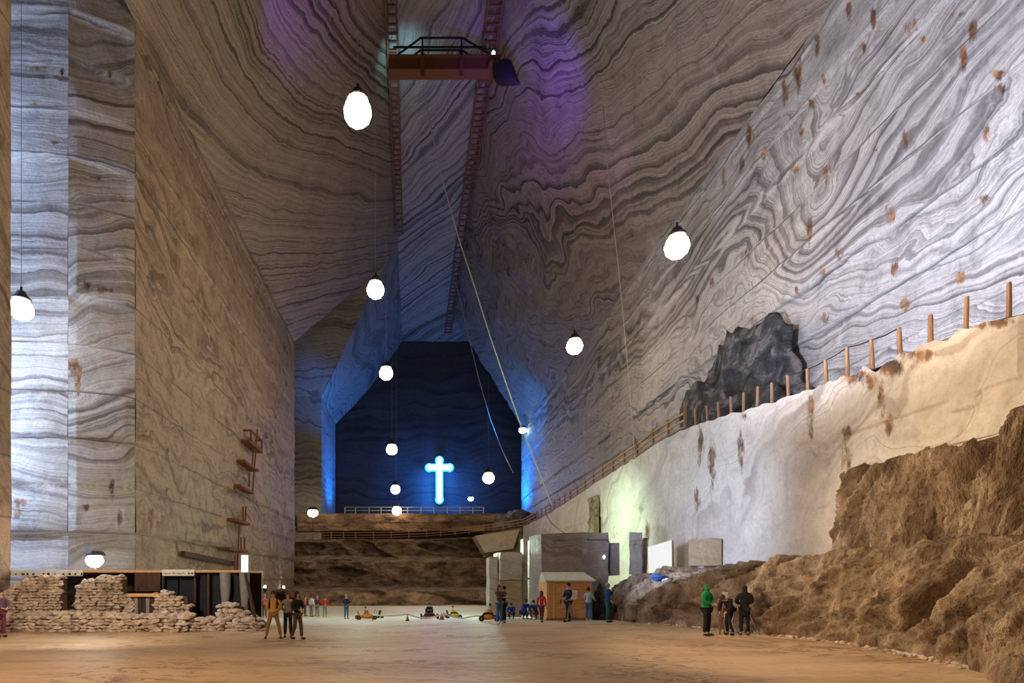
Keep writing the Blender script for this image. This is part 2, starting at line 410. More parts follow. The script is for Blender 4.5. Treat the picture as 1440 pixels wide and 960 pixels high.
# front slope of the next pillar and its walls, beyond the side gallery
def s_far(x, y, h): return h+warp((x, y, h), 3.0, .08, 4, 4)
vwall('wall_left_far_front', (-40, 100), (-16, 100), -3, HL, 50, 60, 'salt_far', s_far, (), .15, False)
vwall('wall_left_far', (-16, 100), (-16, 118), -3, HL, 30, 60, 'salt_far', s_far, (), .15, False)
def f_front(u, v):
    dv = v*(HC-HL)*kL; Y = 100-dv; X = lerp(-45, XL+dv, u); H = lerp(HL, HC, v)
    return (X, Y-.2*fbm(X*.2, Y*.2, H*.2), H+EYE), s_far(X, Y, H), 0.0
surface('wall_left_far_front_slope', 50, 40, f_front, 'salt_far')
f_slopeL(100, 118, 1.0, 1.0, 'wall_left_far_slope', 40, 40, 'salt_far', s_far)
def f_gal(u, v):   # slope over the side gallery in front of the pillar
    dv = v*(HC-HL)*kL; Y = 31.3-dv; X = lerp(-45, -19+dv, u); H = lerp(HL, HC, v)
    return (X, Y, H+EYE), s_far(X, Y, H), 0.0
surface('wall_left_gallery_slope', 30, 24, f_gal, 'salt_left_slope')

# near pillar at the edge of the view
vwall('wall_left_near', (-17.25, 10), (-16.95, 24.0), -2.0, 34, 40, 120, 'salt_left', lambda x, y, h: h*.8+y*.9+warp((x, y, h), 1.0, .2, 3, 8),
      (), .12, False)
vwall('wall_left_near_return', (-16.95, 24.0), (-30, 24.3), -2.0, 34, 20, 60, 'salt_left', lambda x, y, h: h, (), .1, False)

# ceiling
def s_ceil(x, y, h):
    return .78*x+.62*sofp((y-56)/7)*7+warp((x, y, 0), 1.6, .07, 3, 6)+.12*x*sofp((60-y)/8)*.5
def f_ceil(u, v):
    Y = 1/lerp(1/15., 1/126., v)
    X = lerp(-45, 48, u)
    # denser columns over the visible strip
    X = (u-.5)*2; X = 2.7+ (X*9 + (X**5)*40)
    return (X, Y, HC+EYE+.15*fbm(X*.15, Y*.15, 0)), s_ceil(X, Y, HC), 0.0
surface('ceiling', 90, 220, f_ceil, 'salt_ceiling')

# right slope and right wall
def s_rs(x, y, h):
    return h*.8-.32*y+warp((x, y, h), 1.0+smooth(55, 80, y)*4.5+1.2*smooth(45, 60, y), .075, 4, 3)
def f_slopeR(u, v):
    Y = 1/lerp(1/16., 1/111., u); H = lerp(HR, HC, v); X = XR-(H-HR)*kR
    e = min(1, 5*min(v, 1-v)+.1); o = (.16+.25*smooth(55, 75, Y))*fbm(X*.22, Y*.22, H*.22)*e
    return (X-o*.8, Y, H+EYE-o*.6), s_rs(X, Y, H), 0.0
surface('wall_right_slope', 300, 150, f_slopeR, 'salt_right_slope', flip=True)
RS = [(1129,49,5,14),(1149,60,5,14),(1122,100,6,22),(1104,127,5,22),(1158,109,5,6),(1229,22,5,14),(1216,67,5,8),(1193,15,5,12),(1280,38,9,12),(1368,38,8,16),(1355,80,5,14),
 (1404,104,9,6),(1054,191,6,16),(1042,228,5,10),(1018,252,4,14),(1127,187,4,12),(1142,147,5,8),(1187,151,4,10),(1209,131,7,4),(1273,193,5,11),(1387,187,7,12),(1162,242,6,11),(1118,236,6,6),
 (1384,278,8,8),(1252,300,8,15),(1138,320,4,18),(1051,358,4,10),(1180,356,5,8),(1258,376,6,9),(1351,389,9,9),(1156,382,4,5),(1120,407,3,6),(1159,447,6,8),(1273,426,8,8),(1060,454,4,10),
 (961,572,4,14),(925,600,4,8),(893,625,4,10),(1345,20,12,4),(1300,55,7,5),(1410,125,10,4),(1095,88,4,8),(1075,215,4,10),(1230,210,4,4),(980,420,3,8),(1000,395,4,8)]
def s_right(x, y, h):
    # two broad folds on top of the dipping beds
    f1 = 3.2*math.exp(-((y-30.5)/3.2)**2-((h-19.5)/5)**2); f2 = -2.4*math.exp(-((y-38)/5)**2-((h-24)/5)**2)
    return h*.85-.10*y+f1+f2+warp((x, y, h*1.2), 2.2, .10, 4, 11)
vwall('wall_right', (21.5, 112), (21.5, 19.0), 4.0, HR, 330, 190, 'salt_right', s_right, RS, .14, True, 2.6)
vwall('wall_right_return', (40, 112.4), (21.5, 112), 4.0, HR, 10, 20, 'salt_far', s_far, (), .1, False)
# closing wall
def f_back(u, v):
    X = lerp(-48, 48, u); H = lerp(-3, HC+1, v)
    return (X, 124+.5*fbm(X*.1, 3, H*.1), H+EYE), H+warp((X, 0, H), 3, .07, 3), 0.0
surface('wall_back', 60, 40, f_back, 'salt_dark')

# ------------------------------------------------------------------ right terrace (smooth sawn wall, ledge floor)
TX = 15.0
EDGE_PX = [(1530,410),(1440,440),(1412,446),(1352,466),(1303,487),(1261,504),(1222,521),(1187,530),(1158,541),(1132,551),(1105,560),(1082,567),(1061,573),(1042,579),(1025,584),(1008,589),(992,594),(975,599),(960,605),(915,629),(893,645),(845,675),(800,705),(760,728),(735,740)]
TE = []
for px, py in EDGE_PX:
    Y = TX*F/(px-CX); TE.append(Vector((TX, Y, EYE-(py-CY)*Y/F)))
FAR = [P(708, 744, 82), P(680, 748, 86), P(640, 752, 89), P(600, 755, 90), P(550, 757, 90), P(500, 757.5, 90), P(414, 757.5, 90), P(340, 757, 90)]
zt = [(p.y, p.z) for p in TE]
bot = [(13.0, 3.75+EYE), (16.7, 3.65+EYE), (19.7, 3.8+EYE), (20.6, .5), (30, 0.0), (40, -.8), (80, -1.3)]
TS = [(1205,528,26,8),(1250,514,30,9),(1290,498,24,8),(1400,452,30,7),(985,620,4,26),(1001,645,5,32),(1042,628,5,24),(1140,580,6,24),(1238,560,7,26),(1190,645,7,18),(981,700,4,16),(1045,585,6,5),(1222,535,12,10),(910,745,4,14),(1190,608,6,10),(1250,590,6,16),(1380,455,20,5),(1330,470,12,6)]
def f_terr(u, v):
    Y = 1/lerp(1/12.9, 1/77.4, u)
    z1 = interp(zt, Y)+.10*noise.noise(Vector((Y*1.3, 0, 0)))+(.22*noise.noise(Vector((Y*2.1, 5, 0))) if Y < 22 else 0); z0 = interp(bot, Y)
    z = lerp(z0, z1, v)
    pz = z-EYE
    # upper course stands a little proud, with ragged bottom edge
    edgeH = 5.0+.9*math.floor(2.2*noise.noise(Vector((Y*.55, 2, 0)))+.5)*.4
    off = -.10*smooth(edgeH-.06, edgeH+.06, pz) if 14 < Y < 60 else 0
    off += -.07*smooth(1.6, 1.5, pz)*0
    if 14 < Y < 26 and abs(pz-(2.2+.02*Y)) < .04: off += .05
    o = .05*fbm(Y*.35, z*.35, 7)+.03*fbm(Y*1.8, z*1.8, 3)+off+.05*(math.floor((Y+z*.5)/3.1) % 2)
    x = TX+o; px = CX+F*x/Y; pyy = CY-F*pz/Y; st = 0
    for (sx, sy, rx, ry) in TS:
        dx = (px-sx)/rx; dy = (pyy-sy)/ry
        dy = dy*(.75 if dy > 0 else 1.1)
        if abs(dx) < 2 and abs(dy) < 2: st = max(st, 1-(dx*dx+dy*dy)*.42)
    return (x, Y, z), z*.5+Y*.35+warp((0, Y, z), 1.2, .25, 3), st
surface('wall_right_terrace', 300, 110, f_terr, 'salt_smooth', flip=False)
# underside lip where the sawn wall overhangs the rock, and the walking surface on top
mb = MB(); mb.add([(TX, 12.9, 5.58), (TX, 19.7, 5.68), (TX+1.2, 19.7, 5.3), (TX+1.2, 12.9, 5.2)], [(0, 1, 2, 3)])
tag(mb.build('trim_terrace_underside', 'salt_smooth'), kind='structure')
top = TE + FAR
top = [p.copy() for p in top]
V = []; Fc = []
for p in top:
    V.append(p+Vector((0, 0, -.02)))
    if p.x >= TX-.01: V.append(Vector((22.5, p.y, p.z-.1)))
    else: V.append(Vector((p.x*1.0+(22.5-p.x)*max(0, (p.x-9)/6)*1.0 if p.x > 9 else p.x, 104, p.z-.1)))
for i in range(len(top)-1): Fc.append((2*i, 2*i+2, 2*i+3, 2*i+1))
o = mesh_obj('floor_terrace', V, Fc, 'salt_far'); tag(o, kind='structure')
# far terrace front: stepped rock benches
prof = [(90, 757.5), (89.6, 762), (88.5, 772), (88.2, 781), (85.5, 783.5), (80.5, 786), (78.5, 790), (78, 800), (77.6, 812), (77.4, 822), (76.0, 824.5), (73, 826), (66.5, 828.5), (64.6, 830), (64, 838), (63.6, 846), (63.4, 853), (63.2, 860)]
pr = [(i/(len(prof)-1), Y, (CY-py)*Y/F+EYE) for i, (Y, py) in enumerate(prof)]
def f_farrock(u, v):
    k = v*(len(prof)-1); i = min(len(prof)-2, int(k)); t_ = k-i
    Y = lerp(pr[i][1], pr[i+1][1], t_); z = lerp(pr[i][2], pr[i+1][2], t_)
    X = lerp(-24, 12.5, u)
    Xs = X*(Y/90.0)*1.0
    # right end of the lower steps curls back
    r = noise.ridged_multi_fractal(Vector((Xs*.22, Y*.1, z*.5)), .9, 2.1, 5, 1.0, 2.0)
    b = smooth(0, .08, v)
    o = b*(.75*(r-1.0)+1.4*noise.noise(Vector((Xs*.14, z*.3, 1)))+.3*fbm(Xs*1.2, Y*.5, z*1.5)-2.2*smooth(.2, .42, noise.noise(Vector((Xs*.16+z*.25, z*.5, 5)))))
    curl = smooth(7.0, 11.0, Xs)*3.0
    if v < .02 and X > 2: Y -= smooth(2, 10.6, X)*4
    return (Xs, Y-o+curl*b*.4, z+.12*b*fbm(Xs*.8, 2, z)), 0, 0
surface('wall_back_rock', 260, 120, f_farrock, 'rock_far')
# pale sawn block face under the bend of the terrace walk
mb = MB(); A = P(668, 753, 80.5); B = P(731, 744, 78.0); Cc = P(722, 771, 78.2); D = P(682, 777, 79.0)
bk = Vector((0, 4, 0))
mb.add([A, B, Cc, D, A+bk, B+bk, Cc+bk, D+bk], [(3, 2, 1, 0), (4, 5, 6, 7), (0, 1, 5, 4), (1, 2, 6, 5), (2, 3, 7, 6), (3, 0, 4, 7)])
tag(mb.build('wall_back_overhang', 'salt_slab_pale'), kind='structure')
bend = [Vector((15, 77.4, TE[-1].z))]+[p.copy() for p in FAR[:2]]
def f_bend(u, v):
    k = u*(len(bend)-1); i = min(len(bend)-2, int(k)); q = bend[i].lerp(bend[i+1], k-i)
    z = lerp(-1.4, q.z, v); g = fbm(q.x*.8, q.y*.8, z*.8)
    return (q.x, q.y+.9+.25*g, z), z+q.x*.3, 0
surface('wall_back_bend', 60, 50, f_bend, 'salt_tan')
# second terrace behind, with rough front
def f_up(u, v):
    X = lerp(-20, 21, u)
    pyv = lerp(746, 722.0, v); Y = 99-.8*v
    z = (CY-pyv)*Y/F+EYE
    if v >= .999: z += 0
    o = .7*fbm(X*.2, 1, z*.4)+.4*smooth(.45, .5, v)
    return (X, Y-o*.6, z), 0, 0
surface('wall_back_upper_rock', 120, 24, f_up, 'rock_far')
mb = MB(); zz = (CY-722)*98.2/F+EYE; mb.add([(-20, 98, zz), (22, 98, zz), (22, 124, zz), (-20, 124, zz)], [(0, 1, 2, 3)])
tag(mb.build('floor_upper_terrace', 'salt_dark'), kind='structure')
def mound(name, c, r, mat, seed, rough=.35, sub=5, kind='structure', low=-.2):
    bm = bmesh.new(); bmesh.ops.create_icosphere(bm, subdivisions=sub, radius=1)
    vs = []
    for v in bm.verts:
        q = v.co.copy(); n_ = noise.ridged_multi_fractal(q*1.6+Vector((seed, 0, 0)), .9, 2.1, 5, 1.0, 2.0)-1.0
        q *= 1+rough*n_*.5+rough*.7*noise.noise(q*2.5+Vector((0, seed, 0)))
        q.z = max(q.z, low)
        vs.append((c[0]+q.x*r[0], c[1]+q.y*r[1], c[2]+q.z*r[2]))
    bm.verts.index_update(); fs = [[v.index for v in f.verts] for f in bm.faces]; bm.free()
    o = mesh_obj(name, vs, fs, mat, None, True); o['kind'] = kind; return o
mound('wall_right_dark_rock', (21.0, 36.0, 8.3), (2.8, 6.6, 8.2), 'rock_black', 5.0, .34, 6)
o = mound('wall_back_dark_rock', (17.2, 95, 9.9), (3.6, 2.5, 3.4), 'rock_black', 8.0, .25, 4)

# ------------------------------------------------------------------ right rock benches
baseX = [(7.0, 8.6), (9.0, 9.6), (10.0, 10.3), (11.0, 11.0), (12.0, 11.7), (13.3, 12.1), (16.4, 12.6), (17.8, 12.3), (19.0, 11.9), (21, 11.3), (22.8, 10.5), (24.7, 9.9), (28.0, 10.2), (33, 11.0)]
ledgeZ = [(9, 3.0), (13, 2.85), (15, 2.7), (17.2, 2.55), (21.5, 2.5), (28.4, 2.35), (31, 1.9), (34, 1.8)]
ledgeX = [(9, 12.4), (12, 13.6), (15, 14.0), (22, 13.9), (26, 13.2), (30, 12.4), (34, 12.6)]
def rockdisp(x, y, z, k=1.0):
    # slanting gouges in the salt-clay
    g = noise.ridged_multi_fractal(Vector(((y*.55+z*1.0)*.9, z*.35-y*.15, x*.2)), .85, 2.2, 6, 1.0, 2.0)-1.0
    b = noise.noise(Vector((x*.4, y*.4, z*.5)))
    g2 = noise.ridged_multi_fractal(Vector((y*.9+z*1.4, z*.8, x*.5)), .9, 2.2, 4, 1.0, 2.0)-1.0
    return k*(.42*g+.16*g2+.5*b+.14*fbm(x*2, y*2, z*2.5)-.9*smooth(.25, .5, noise.noise(Vector(((y*.9+z*1.1)*.75, (z-y*.5)*.35, 7.3)))))
def f_rockL(u, v):
    Y = 1/lerp(1/7.5, 1/33.5, u)
    bx = interp(baseX, Y)+.18*noise.noise(Vector((Y*1.3, 0, 4))); lx = interp(ledgeX, Y); lz = interp(ledgeZ, Y)
    fz = floorz(bx, Y)-.05
    if v < .72:
        t_ = v/.72
        x = lerp(bx, lx, t_**1.5*.75+.25*t_); z = lerp(fz, lz, t_**.85)
        k = min(1, t_*5)*1.0
        o = rockdisp(x, Y, z, k)
        nx = -.78; nz = .5
        return (x+nx*o-.25*math.sin(PI*t_), Y-.35*o, z+nz*o*min(1, 8*t_)), 0, 0
    t_ = (v-.72)/.28
    x = lerp(lx, TX+1.0, t_); z = lz+.06*fbm(x, Y, 0)+.10*t_
    o = rockdisp(lx, Y, lz, max(0, 1-t_*2.2))
    return (x-.78*o, Y-.35*o, z+.5*o), 0, 0
surface('wall_right_rock', 380, 130, f_rockL, 'rock_brown')
def f_rockU(u, v):
    Y = 1/lerp(1/12.4, 1/20.9, u); z0 = interp(ledgeZ, Y)-.25
    z1 = 5.75+(.45*smooth(15.2, 13.6, Y))
    z = lerp(z0, z1, v)
    fade = smooth(20.8, 19.2, Y+.5*noise.noise(Vector((0, 0, z*.9))))
    g = noise.ridged_multi_fractal(Vector((Y*1.5+z*.25, z*.22, 4)), .85, 2.2, 6, 1.0, 2.0)-1.0
    o = (.75-.55*v+.55*g+.35*noise.noise(Vector((Y*.6, z*.6, 9)))-.5*smooth(.2, .45, noise.noise(Vector((Y*1.4+z*.4, z*.3, 2)))))
    x = TX+.35-fade*(o+.15)*(1-.55*smooth(.93, 1, v))
    return (x, Y, z), 0, 0
surface('wall_right_rock_upper', 230, 110, f_rockU, 'rock_brown')

# pale stones lying along the foot of the rock
mb = MB(); rnd = random.Random(5)
for k in range(230):
    Y = 1/rnd.uniform(1/24., 1/11.8); x = interp(baseX, Y)-rnd.uniform(-.1, .35)*rnd.random(); r = rnd.uniform(.02, .09)
    mb.ball((x, Y, floorz(x, Y)+r*.3), (r*1.3, r, r*.7), 1, .25, k, (0, 0, rnd.uniform(0, 3)))
o = mb.build('rock_rubble', 'rubble'); tag(o, 'pale salt crumbs scattered along the foot of the brown rock slope', 'rubble', kind='stuff')
# ------------------------------------------------------------------ lamps that hang in the cavern
GL = .22
def hceil(x):
    if x < CLx: return HL+(x-XL)/kL
    if x > CRx: return HC-(x-CRx)/kR
    return HC
def hang_lamp(px, py, Y, r, power, label, col=(1.0, .76, .46), group='floodlights hanging in the cavern'):
    p = P(px, py, Y); t = empty('hanging_floodlight', p+Vector((0, 0, 0)), label, 'floodlight', group)
    lamp_mat('lamp_%s' % px, col, power*GL, r)
    mb = MB().ball(p, (r, r, r*.95), 2); part('diffuser', mb, 'lamp_%s' % px, t, True)
    mb = MB().lathe([(r*.35, r*1.55), (r*.5, r*1.25), (r*.75, r*1.0), (r*.8, r*.8), (r*.6, r*.84)], p, 14); part('housing', mb, 'housing', t, True)
    mb = MB().lathe([(r*.10, r*1.5), (r*.10, r*2.0)], p, 8); part('bracket', mb, 'iron_dark', t)
    ztop = hceil(p.x)+EYE-.1
    mb = MB().tube([p+Vector((0, 0, r*1.9)), Vector((p.x, p.y, ztop))], .012, 5); part('suspension_cable', mb, 'cable', t)
    return t
K = 1.0
hang_lamp(503, 158, 25, .62, 11000*K, 'largest and highest warm floodlight, hanging near the top of the left column')
hang_lamp(528, 408, 40, .62, 10000*K, 'second warm floodlight down, hanging below the big top one')
hang_lamp(543, 525, 56, .68, 10000*K, 'third warm floodlight down, hanging above the dark alcove')
hang_lamp(551, 632, 78, .78, 5000*K, 'fourth warm floodlight down, hanging level with the top of the cross')
hang_lamp(556, 688, 92, .80, 3000*K, 'fifth warm floodlight down, small, level with the foot of the cross')
hang_lamp(558, 718, 96, .80, 3000*K, 'lowest warm floodlight of the column, in front of the grey railing')
hang_lamp(687, 672, 92, .98, 5000*K, 'small warm floodlight hanging to the right of the glowing cross', )
hang_lamp(952, 347, 33, .70, 3600*K, 'warm white floodlight hanging in front of the right wall, the larger of two there')
hang_lamp(808, 487, 50, .72, 4500*K, 'warm floodlight hanging above the far end of the right wall')
hang_lamp(30, 435, 27.5, .55, 2500*K, 'cool white floodlight hanging before the pale blue pillar face', (.86, .93, 1.0))
def stand_lamp(px, py, Y, r, power, label, col, base_z, name='floodlight_stand', wall=None):
    p = P(px, py, Y); t = empty(name, (p.x, p.y, base_z), label, 'floodlight')
    lamp_mat('slamp_%s' % px, col, power*GL, r)
    part('diffuser', MB().ball(p, (r, r*.7, r*.8), 2), 'slamp_%s' % px, t, True)
    part('housing', MB().lathe([(r*.95, r*.55), (r*1.0, r*.75), (r*.7, r*1.1)], p+Vector((0, r*.3, 0)), 12), 'housing', t)
    if wall: part('bracket', MB().tube([(p.x, p.y+.05, p.z-r*.7), (wall, p.y+.05, p.z-r*.7)], .08, 8), 'iron_dark', t); return t
    part('pole', MB().tube([(p.x, p.y+.05, base_z), (p.x, p.y+.05, p.z-r*.7)], .05, 8), 'iron_dark', t)
    return t
stand_lamp(440, 721, 92, .85, 6000, 'warm floodlight on a pole on the far terrace, near the end of the left wall', (1.0, .80, .55), 8.2)
stand_lamp(133, 788, 24.8, .38, 2200, 'glaring warm floodlight standing on the shelter roof above the rubble wall', (1.0, .90, .72), 2.26)
stand_lamp(735, 605, 106, .75, 1300, 'small greenish white lamp high on the far right corner by the blue strip', (.65, 1.0, .9), P(735, 606, 106).z-1, 'wall_floodlight', 21.7)
stand_lamp(662, 701, 99.5, .50, 900, 'small mint green lamp behind the grey railing, right of the cross', (.55, 1.0, .8), 13.2)

# ------------------------------------------------------------------ bare unseen light sources: inferred floodlights and added fill
def spot(name, loc, tgt, power, col, angle=90, blend=.8, r=.4):
    l = bpy.data.lights.new(name, 'SPOT'); l.energy = power*GL; l.color = col; l.spot_size = math.radians(angle); l.spot_blend = blend; l.shadow_soft_size = r
    o = bpy.data.objects.new(name, l); C.objects.link(o); o.location = loc
    o.rotation_euler = (Vector(tgt)-Vector(loc)).to_track_quat('-Z', 'Y').to_euler(); return o
def point(name, loc, power, col, r=.4):
    l = bpy.data.lights.new(name, 'POINT'); l.energy = power*GL; l.color = col; l.shadow_soft_size = r
    o = bpy.data.objects.new(name, l); C.objects.link(o); o.location = loc; return o
WARM = (1.0, .68, .38); WARM2 = (1.0, .82, .62); COOL = (.62, .76, 1.0); WHITE = (.92, .94, 1.0)
# warm floodlights near the camera, lighting floor, rock and left wall, plus added rubble fill
point('light_near_warm', (-8, 6, 7), 12500, WARM, .4)
spot('light_near_warm_right', (4.0, 13.5, 7.5), (13, 14, 1.5), 11000, (1.0, .76, .50), 120, .9, .25)
spot('fill_rubble_warm', (-9.5, 14, 4.5), (-12, 22.6, .8), 9000, (1.0, .84, .66), 100, 1.0, .3)  # added fill to brighten the rubble wall and its notch, no fixture
spot('light_rock_rake', (8.5, 24, 5.0), (13.5, 15.5, 2.8), 8000, (1.0, .80, .55), 80, .9, .2)
# cool floodlight on the pale pillar face
point('light_pillar_cool', (-28, 26.2, 11), 46000, (.48, .67, 1.0), .5)
point('light_pillar_cool_high', (-28, 26.2, 25), 16000, (.38, .58, 1.0), .5)
# cool floodlights grazing the right wall, set bare in the open chamber
spot('light_wall_cool', (6, 18, 10), (21.5, 24, 20), 100000, (.72, .79, 1.0), 95, 1.0)
spot('light_wall_low', (10.5, 14, 9), (21.5, 20.5, 16), 11000, (1.0, .84, .70), 110, 1.0)
spot('light_terrace_cool', (6.5, 24.5, 3.2), (15, 28.5, 5.5), 20000, (.50, .66, 1.0), 90, 1.0)
spot('light_terrace_mint', (6.5, 38.5, 8.0), (15, 40.5, 5.0), 26000, (.66, 1.0, .72), 75, 1.0, 1.0)
spot('light_terrace_warm', (5, 12, 4.5), (15, 16.5, 7), 6000, (1.0, .80, .58), 90, 1.0)
point('light_yard_mint', (5.4, 42, 4.0), 5500, (.66, 1.0, .74), .3)
point('light_yard_far', (-4, 40, 6), 4200, (.85, 1.0, .78), .5)
point('light_far_rock', (2, 58, 7), 4500, (1.0, .76, .52), .5)
# coloured effect lamps
spot('light_violet', (7.5, 42, 38), (11.2, 54.5, 48), 34000, (.14, .05, 1.0), 75, 1.0)
spot('light_violet_left', (-5, 36, 36), (-8.6, 42.8, 44.6), 16000, (.22, .05, 1.0), 50, 1.0)
spot('light_violet_small', (13, 45, 28), (15.5, 50, 38), 6000, (.75, .25, 1.0), 60, 1.0)
spot('light_platform_cyan', (-1.6, 54.5, 50), (-1.0, 56.5, 54), 2600, (.3, .8, 1.0), 110, 1.0)
# blue light washing the far corners and around the cross
spot('light_blue_left', (-10, 109, 17), (-16, 109, 23), 60000, (.005, .20, 1.0), 130, .9)
spot('light_blue_right', (16, 108, 17), (21.5, 107, 21), 50000, (.005, .22, 1.0), 130, .9)
spot('light_blue_upper_left', (-2, 90, 24), (-15, 99, 33), 60000, (.01, .25, 1.0), 45, 1.0)
spot('light_blue_upper_right', (8, 84, 24), (20.5, 98, 31), 60000, (.01, .25, 1.0), 50, 1.0)
point('light_cross_glow', tuple(P(617, 668, 119.0)), 30000, (.03, .25, 1.0), 1.5)
point('light_cross_glow_low', tuple(P(617, 700, 119.5)), 20000, (.03, .25, 1.0), 1.5)
w = bpy.data.worlds.new('world'); bpy.context.scene.world = w; w.use_nodes = True
w.node_tree.nodes['Background'].inputs[0].default_value = (.55, .55, .75, 1); w.node_tree.nodes['Background'].inputs[1].default_value = .022
sc = bpy.context.scene
sc.view_settings.view_transform = 'Standard'; sc.view_settings.look = 'None'; sc.view_settings.gamma = 1; sc.view_settings.use_curve_mapping = False
sc.view_settings.exposure = 0.0
# ------------------------------------------------------------------ glowing cross on the closing wall
c = P(618, 680, 121.5); Yc = 121.5; k_ = Yc/F
t = empty('illuminated_cross', (c.x, Yc, P(618, 708, Yc).z), 'tall glowing white and blue cross mounted on the dark end wall', 'cross')
def cross_mb(w, tip, ext, y, d):
    mb = MB(); zt_ = P(0, 645-ext, Yc).z; zb = P(0, 704+ext, Yc).z; za = P(0, 657, Yc).z
    mb.box((c.x, y, (zt_+zb)/2), (w, d, zt_-zb)); mb.box((c.x, y, za), (30*k_+ext*2*k_, d, w))
    for q in ((c.x, zt_-tip*.4), (c.x-14*k_-ext*k_*.6, za), (c.x+14*k_+ext*k_*.6, za), (c.x, zb+tip*.4)):
        mb.lathe([(tip*.3, y-d/2-.01), (tip, y-d/2+.05), (tip, y+d/2)], (q[0], 0, q[1]), 16, 'Y')
    return mb
part('outer_frame', cross_mb(1.6, .92, .6, Yc+.25, .3), 'cross_rim', t)
part('tube_light', cross_mb(.95, .56, -.4, Yc-.05, .25), 'cross_core', t)
mb = MB()
for z in (-3, 2): part('bracket', MB().bar((c.x, Yc+.3, c.z+z), (c.x, 123.9, c.z+z), .25), 'iron_dark', t)

# ------------------------------------------------------------------ ceiling walkways, beam and platform
def walkway(name, X0, X1, Ya, Yb, label):
    z = HC+EYE-.9; t = empty(name, ((X0+X1)/2, Ya, z), label, 'walkway', 'walkways under the cavern ceiling')
    for x in (X0, X1): part('side_beam', MB().bar((x, Ya, z), (x, Yb, z), .16, .45), 'rail_red', t)
    y = Ya+.4
    while y < Yb:
        part('rung', MB().bar((X0, y, z-.05), (X1, y, z-.05), .2, .14), 'rail_red', t); y += .85*(1 if y < 75 else 1.6)
    y = Ya+2
    while y < Yb:
        for x in (X0, X1): part('hanger', MB().bar((x, y, z), (x, y, z+.95), .08), 'iron_dark', t)
        y += 6
    return t
walkway('ceiling_walkway', -2.35, -1.45, 40, 84, 'narrow red brown ladder-like walkway along the left edge of the ceiling strip')
walkway('ceiling_walkway', 6.7, 8.0, 40, 118, 'long red brown ladder-like walkway along the right edge of the ceiling strip')
Yb = 52.0; z1 = P(0, 85, Yb).z; z0 = P(0, 104, Yb).z
t = empty('ceiling_bridge', ((548-CX)*Yb/F, Yb, z0), 'rust orange steel bridge crossing high under the ceiling between the two walkways', 'bridge')
xa, xb = (546-CX)*Yb/F, (703-CX)*Yb/F
mb = MB().box(((xa+xb)/2, Yb, (z0+z1)/2), (xb-xa, .5, z1-z0)).box(((xa+xb)/2, Yb, z1), (xb-xa, 1.1, .12)).box(((xa+xb)/2, Yb, z0), (xb-xa, 1.1, .12))
part('girder', mb, 'iron_rust', t)
for px in (594, 648): x = (px-CX)*Yb/F; part('stiffener', MB().box((x, Yb-.4, (z0+z1)/2-.2), (.35, .25, z1-z0+.9)), 'iron_rust', t)
mb = MB(); za = P(0, 62, Yb).z; zb = P(0, 75, Yb).z
for y in (Yb-.6, Yb+.6):
    mb.bar(((590-CX)*Yb/F, y, za), ((650-CX)*Yb/F, y, za), .12); mb.bar(((553-CX)*Yb/F, y, zb), ((683-CX)*Yb/F, y, zb), .12)
    mb.bar(((560-CX)*Yb/F, y, z1), ((592-CX)*Yb/F, y, za), .12); mb.bar(((650-CX)*Yb/F, y, za), ((688-CX)*Yb/F, y, z1), .12)
    for px in (594, 648): mb.bar(((px-CX)*Yb/F, y, z1), ((px-CX)*Yb/F, y, za), .16)
part('railing', mb, 'iron_dark', t)
p = P(694, 77, Yb)
lt = empty('work_lamp', p, 'tiny white work lamp at the right end of the rusty ceiling bridge', 'lamp')
part('diffuser', MB().ball(p, (.16, .16, .4), 2), 'spot_white', lt, True); part('housing', MB().box(p+Vector((0, .2, .5)), (.5, .3, .25)), 'housing', lt)
# dark horn loudspeaker-like funnel hanging right of the bridge
a = P(697, 93, 51); b = P(731, 119, 47.5)
t = empty('ventilation_funnel', a, 'dark pointed duct hanging at the right end of the rusty ceiling bridge', 'duct')
part('cone', MB().tube([a, a.lerp(b, .35), b], [.35, .95, .05], 10), 'iron_dark', t, True)
part('collar', MB().tube([a+Vector((-.5, 0, .3)), a], [.4, .42], 10), 'iron_rust', t, True)

# ------------------------------------------------------------------ long guy wires
def wire(name, pts, r, mat, label, group=None):
    q = [P(*a) for a in pts]; mb = MB(); mb.tube(q, [r*p.y/50 for p in q], 5)
    return tag(mb.build(name, mat, None, True, q[-1]), label, 'wire', group)
wire('guy_wire', [(583, 60, 57), (592, 104, 57), (606, 180, 57), (624, 260, 56), (645, 335, 56), (668, 405, 55), (690, 475, 55), (712, 540, 54), (733, 600, 54), (755, 655, 53), (776, 710, 52)], .055, 'wire_pale', 'long pale green wire running from the ceiling bridge down to the terrace edge')
wire('guy_wire', [(633, 372, 98), (645, 412, 96), (658, 470, 94), (674, 535, 92), (690, 590, 90), (706, 632, 88), (722, 665, 86)], .035, 'wire_pale', 'thin pale wire left of the long green one, ending above the dark far rock')
wire('guy_wire', [(848, 150, 46.2), (857, 260, 45), (868, 360, 43.5), (877, 450, 42), (885, 540, 40), (893, 646, 38.0)], .030, 'wire_pale', 'thin pale wire hanging down beside the right wall to the terrace railing')
wire('power_cable', [(768, 724, 49), (776, 736, 46), (790, 747, 40), (805, 754, 33), (830, 759, 31.2), (853, 759, 31.2), (857, 762, 31.1)], .035, 'iron_dark', 'dark cable sagging from the terrace edge onto the big grey block')

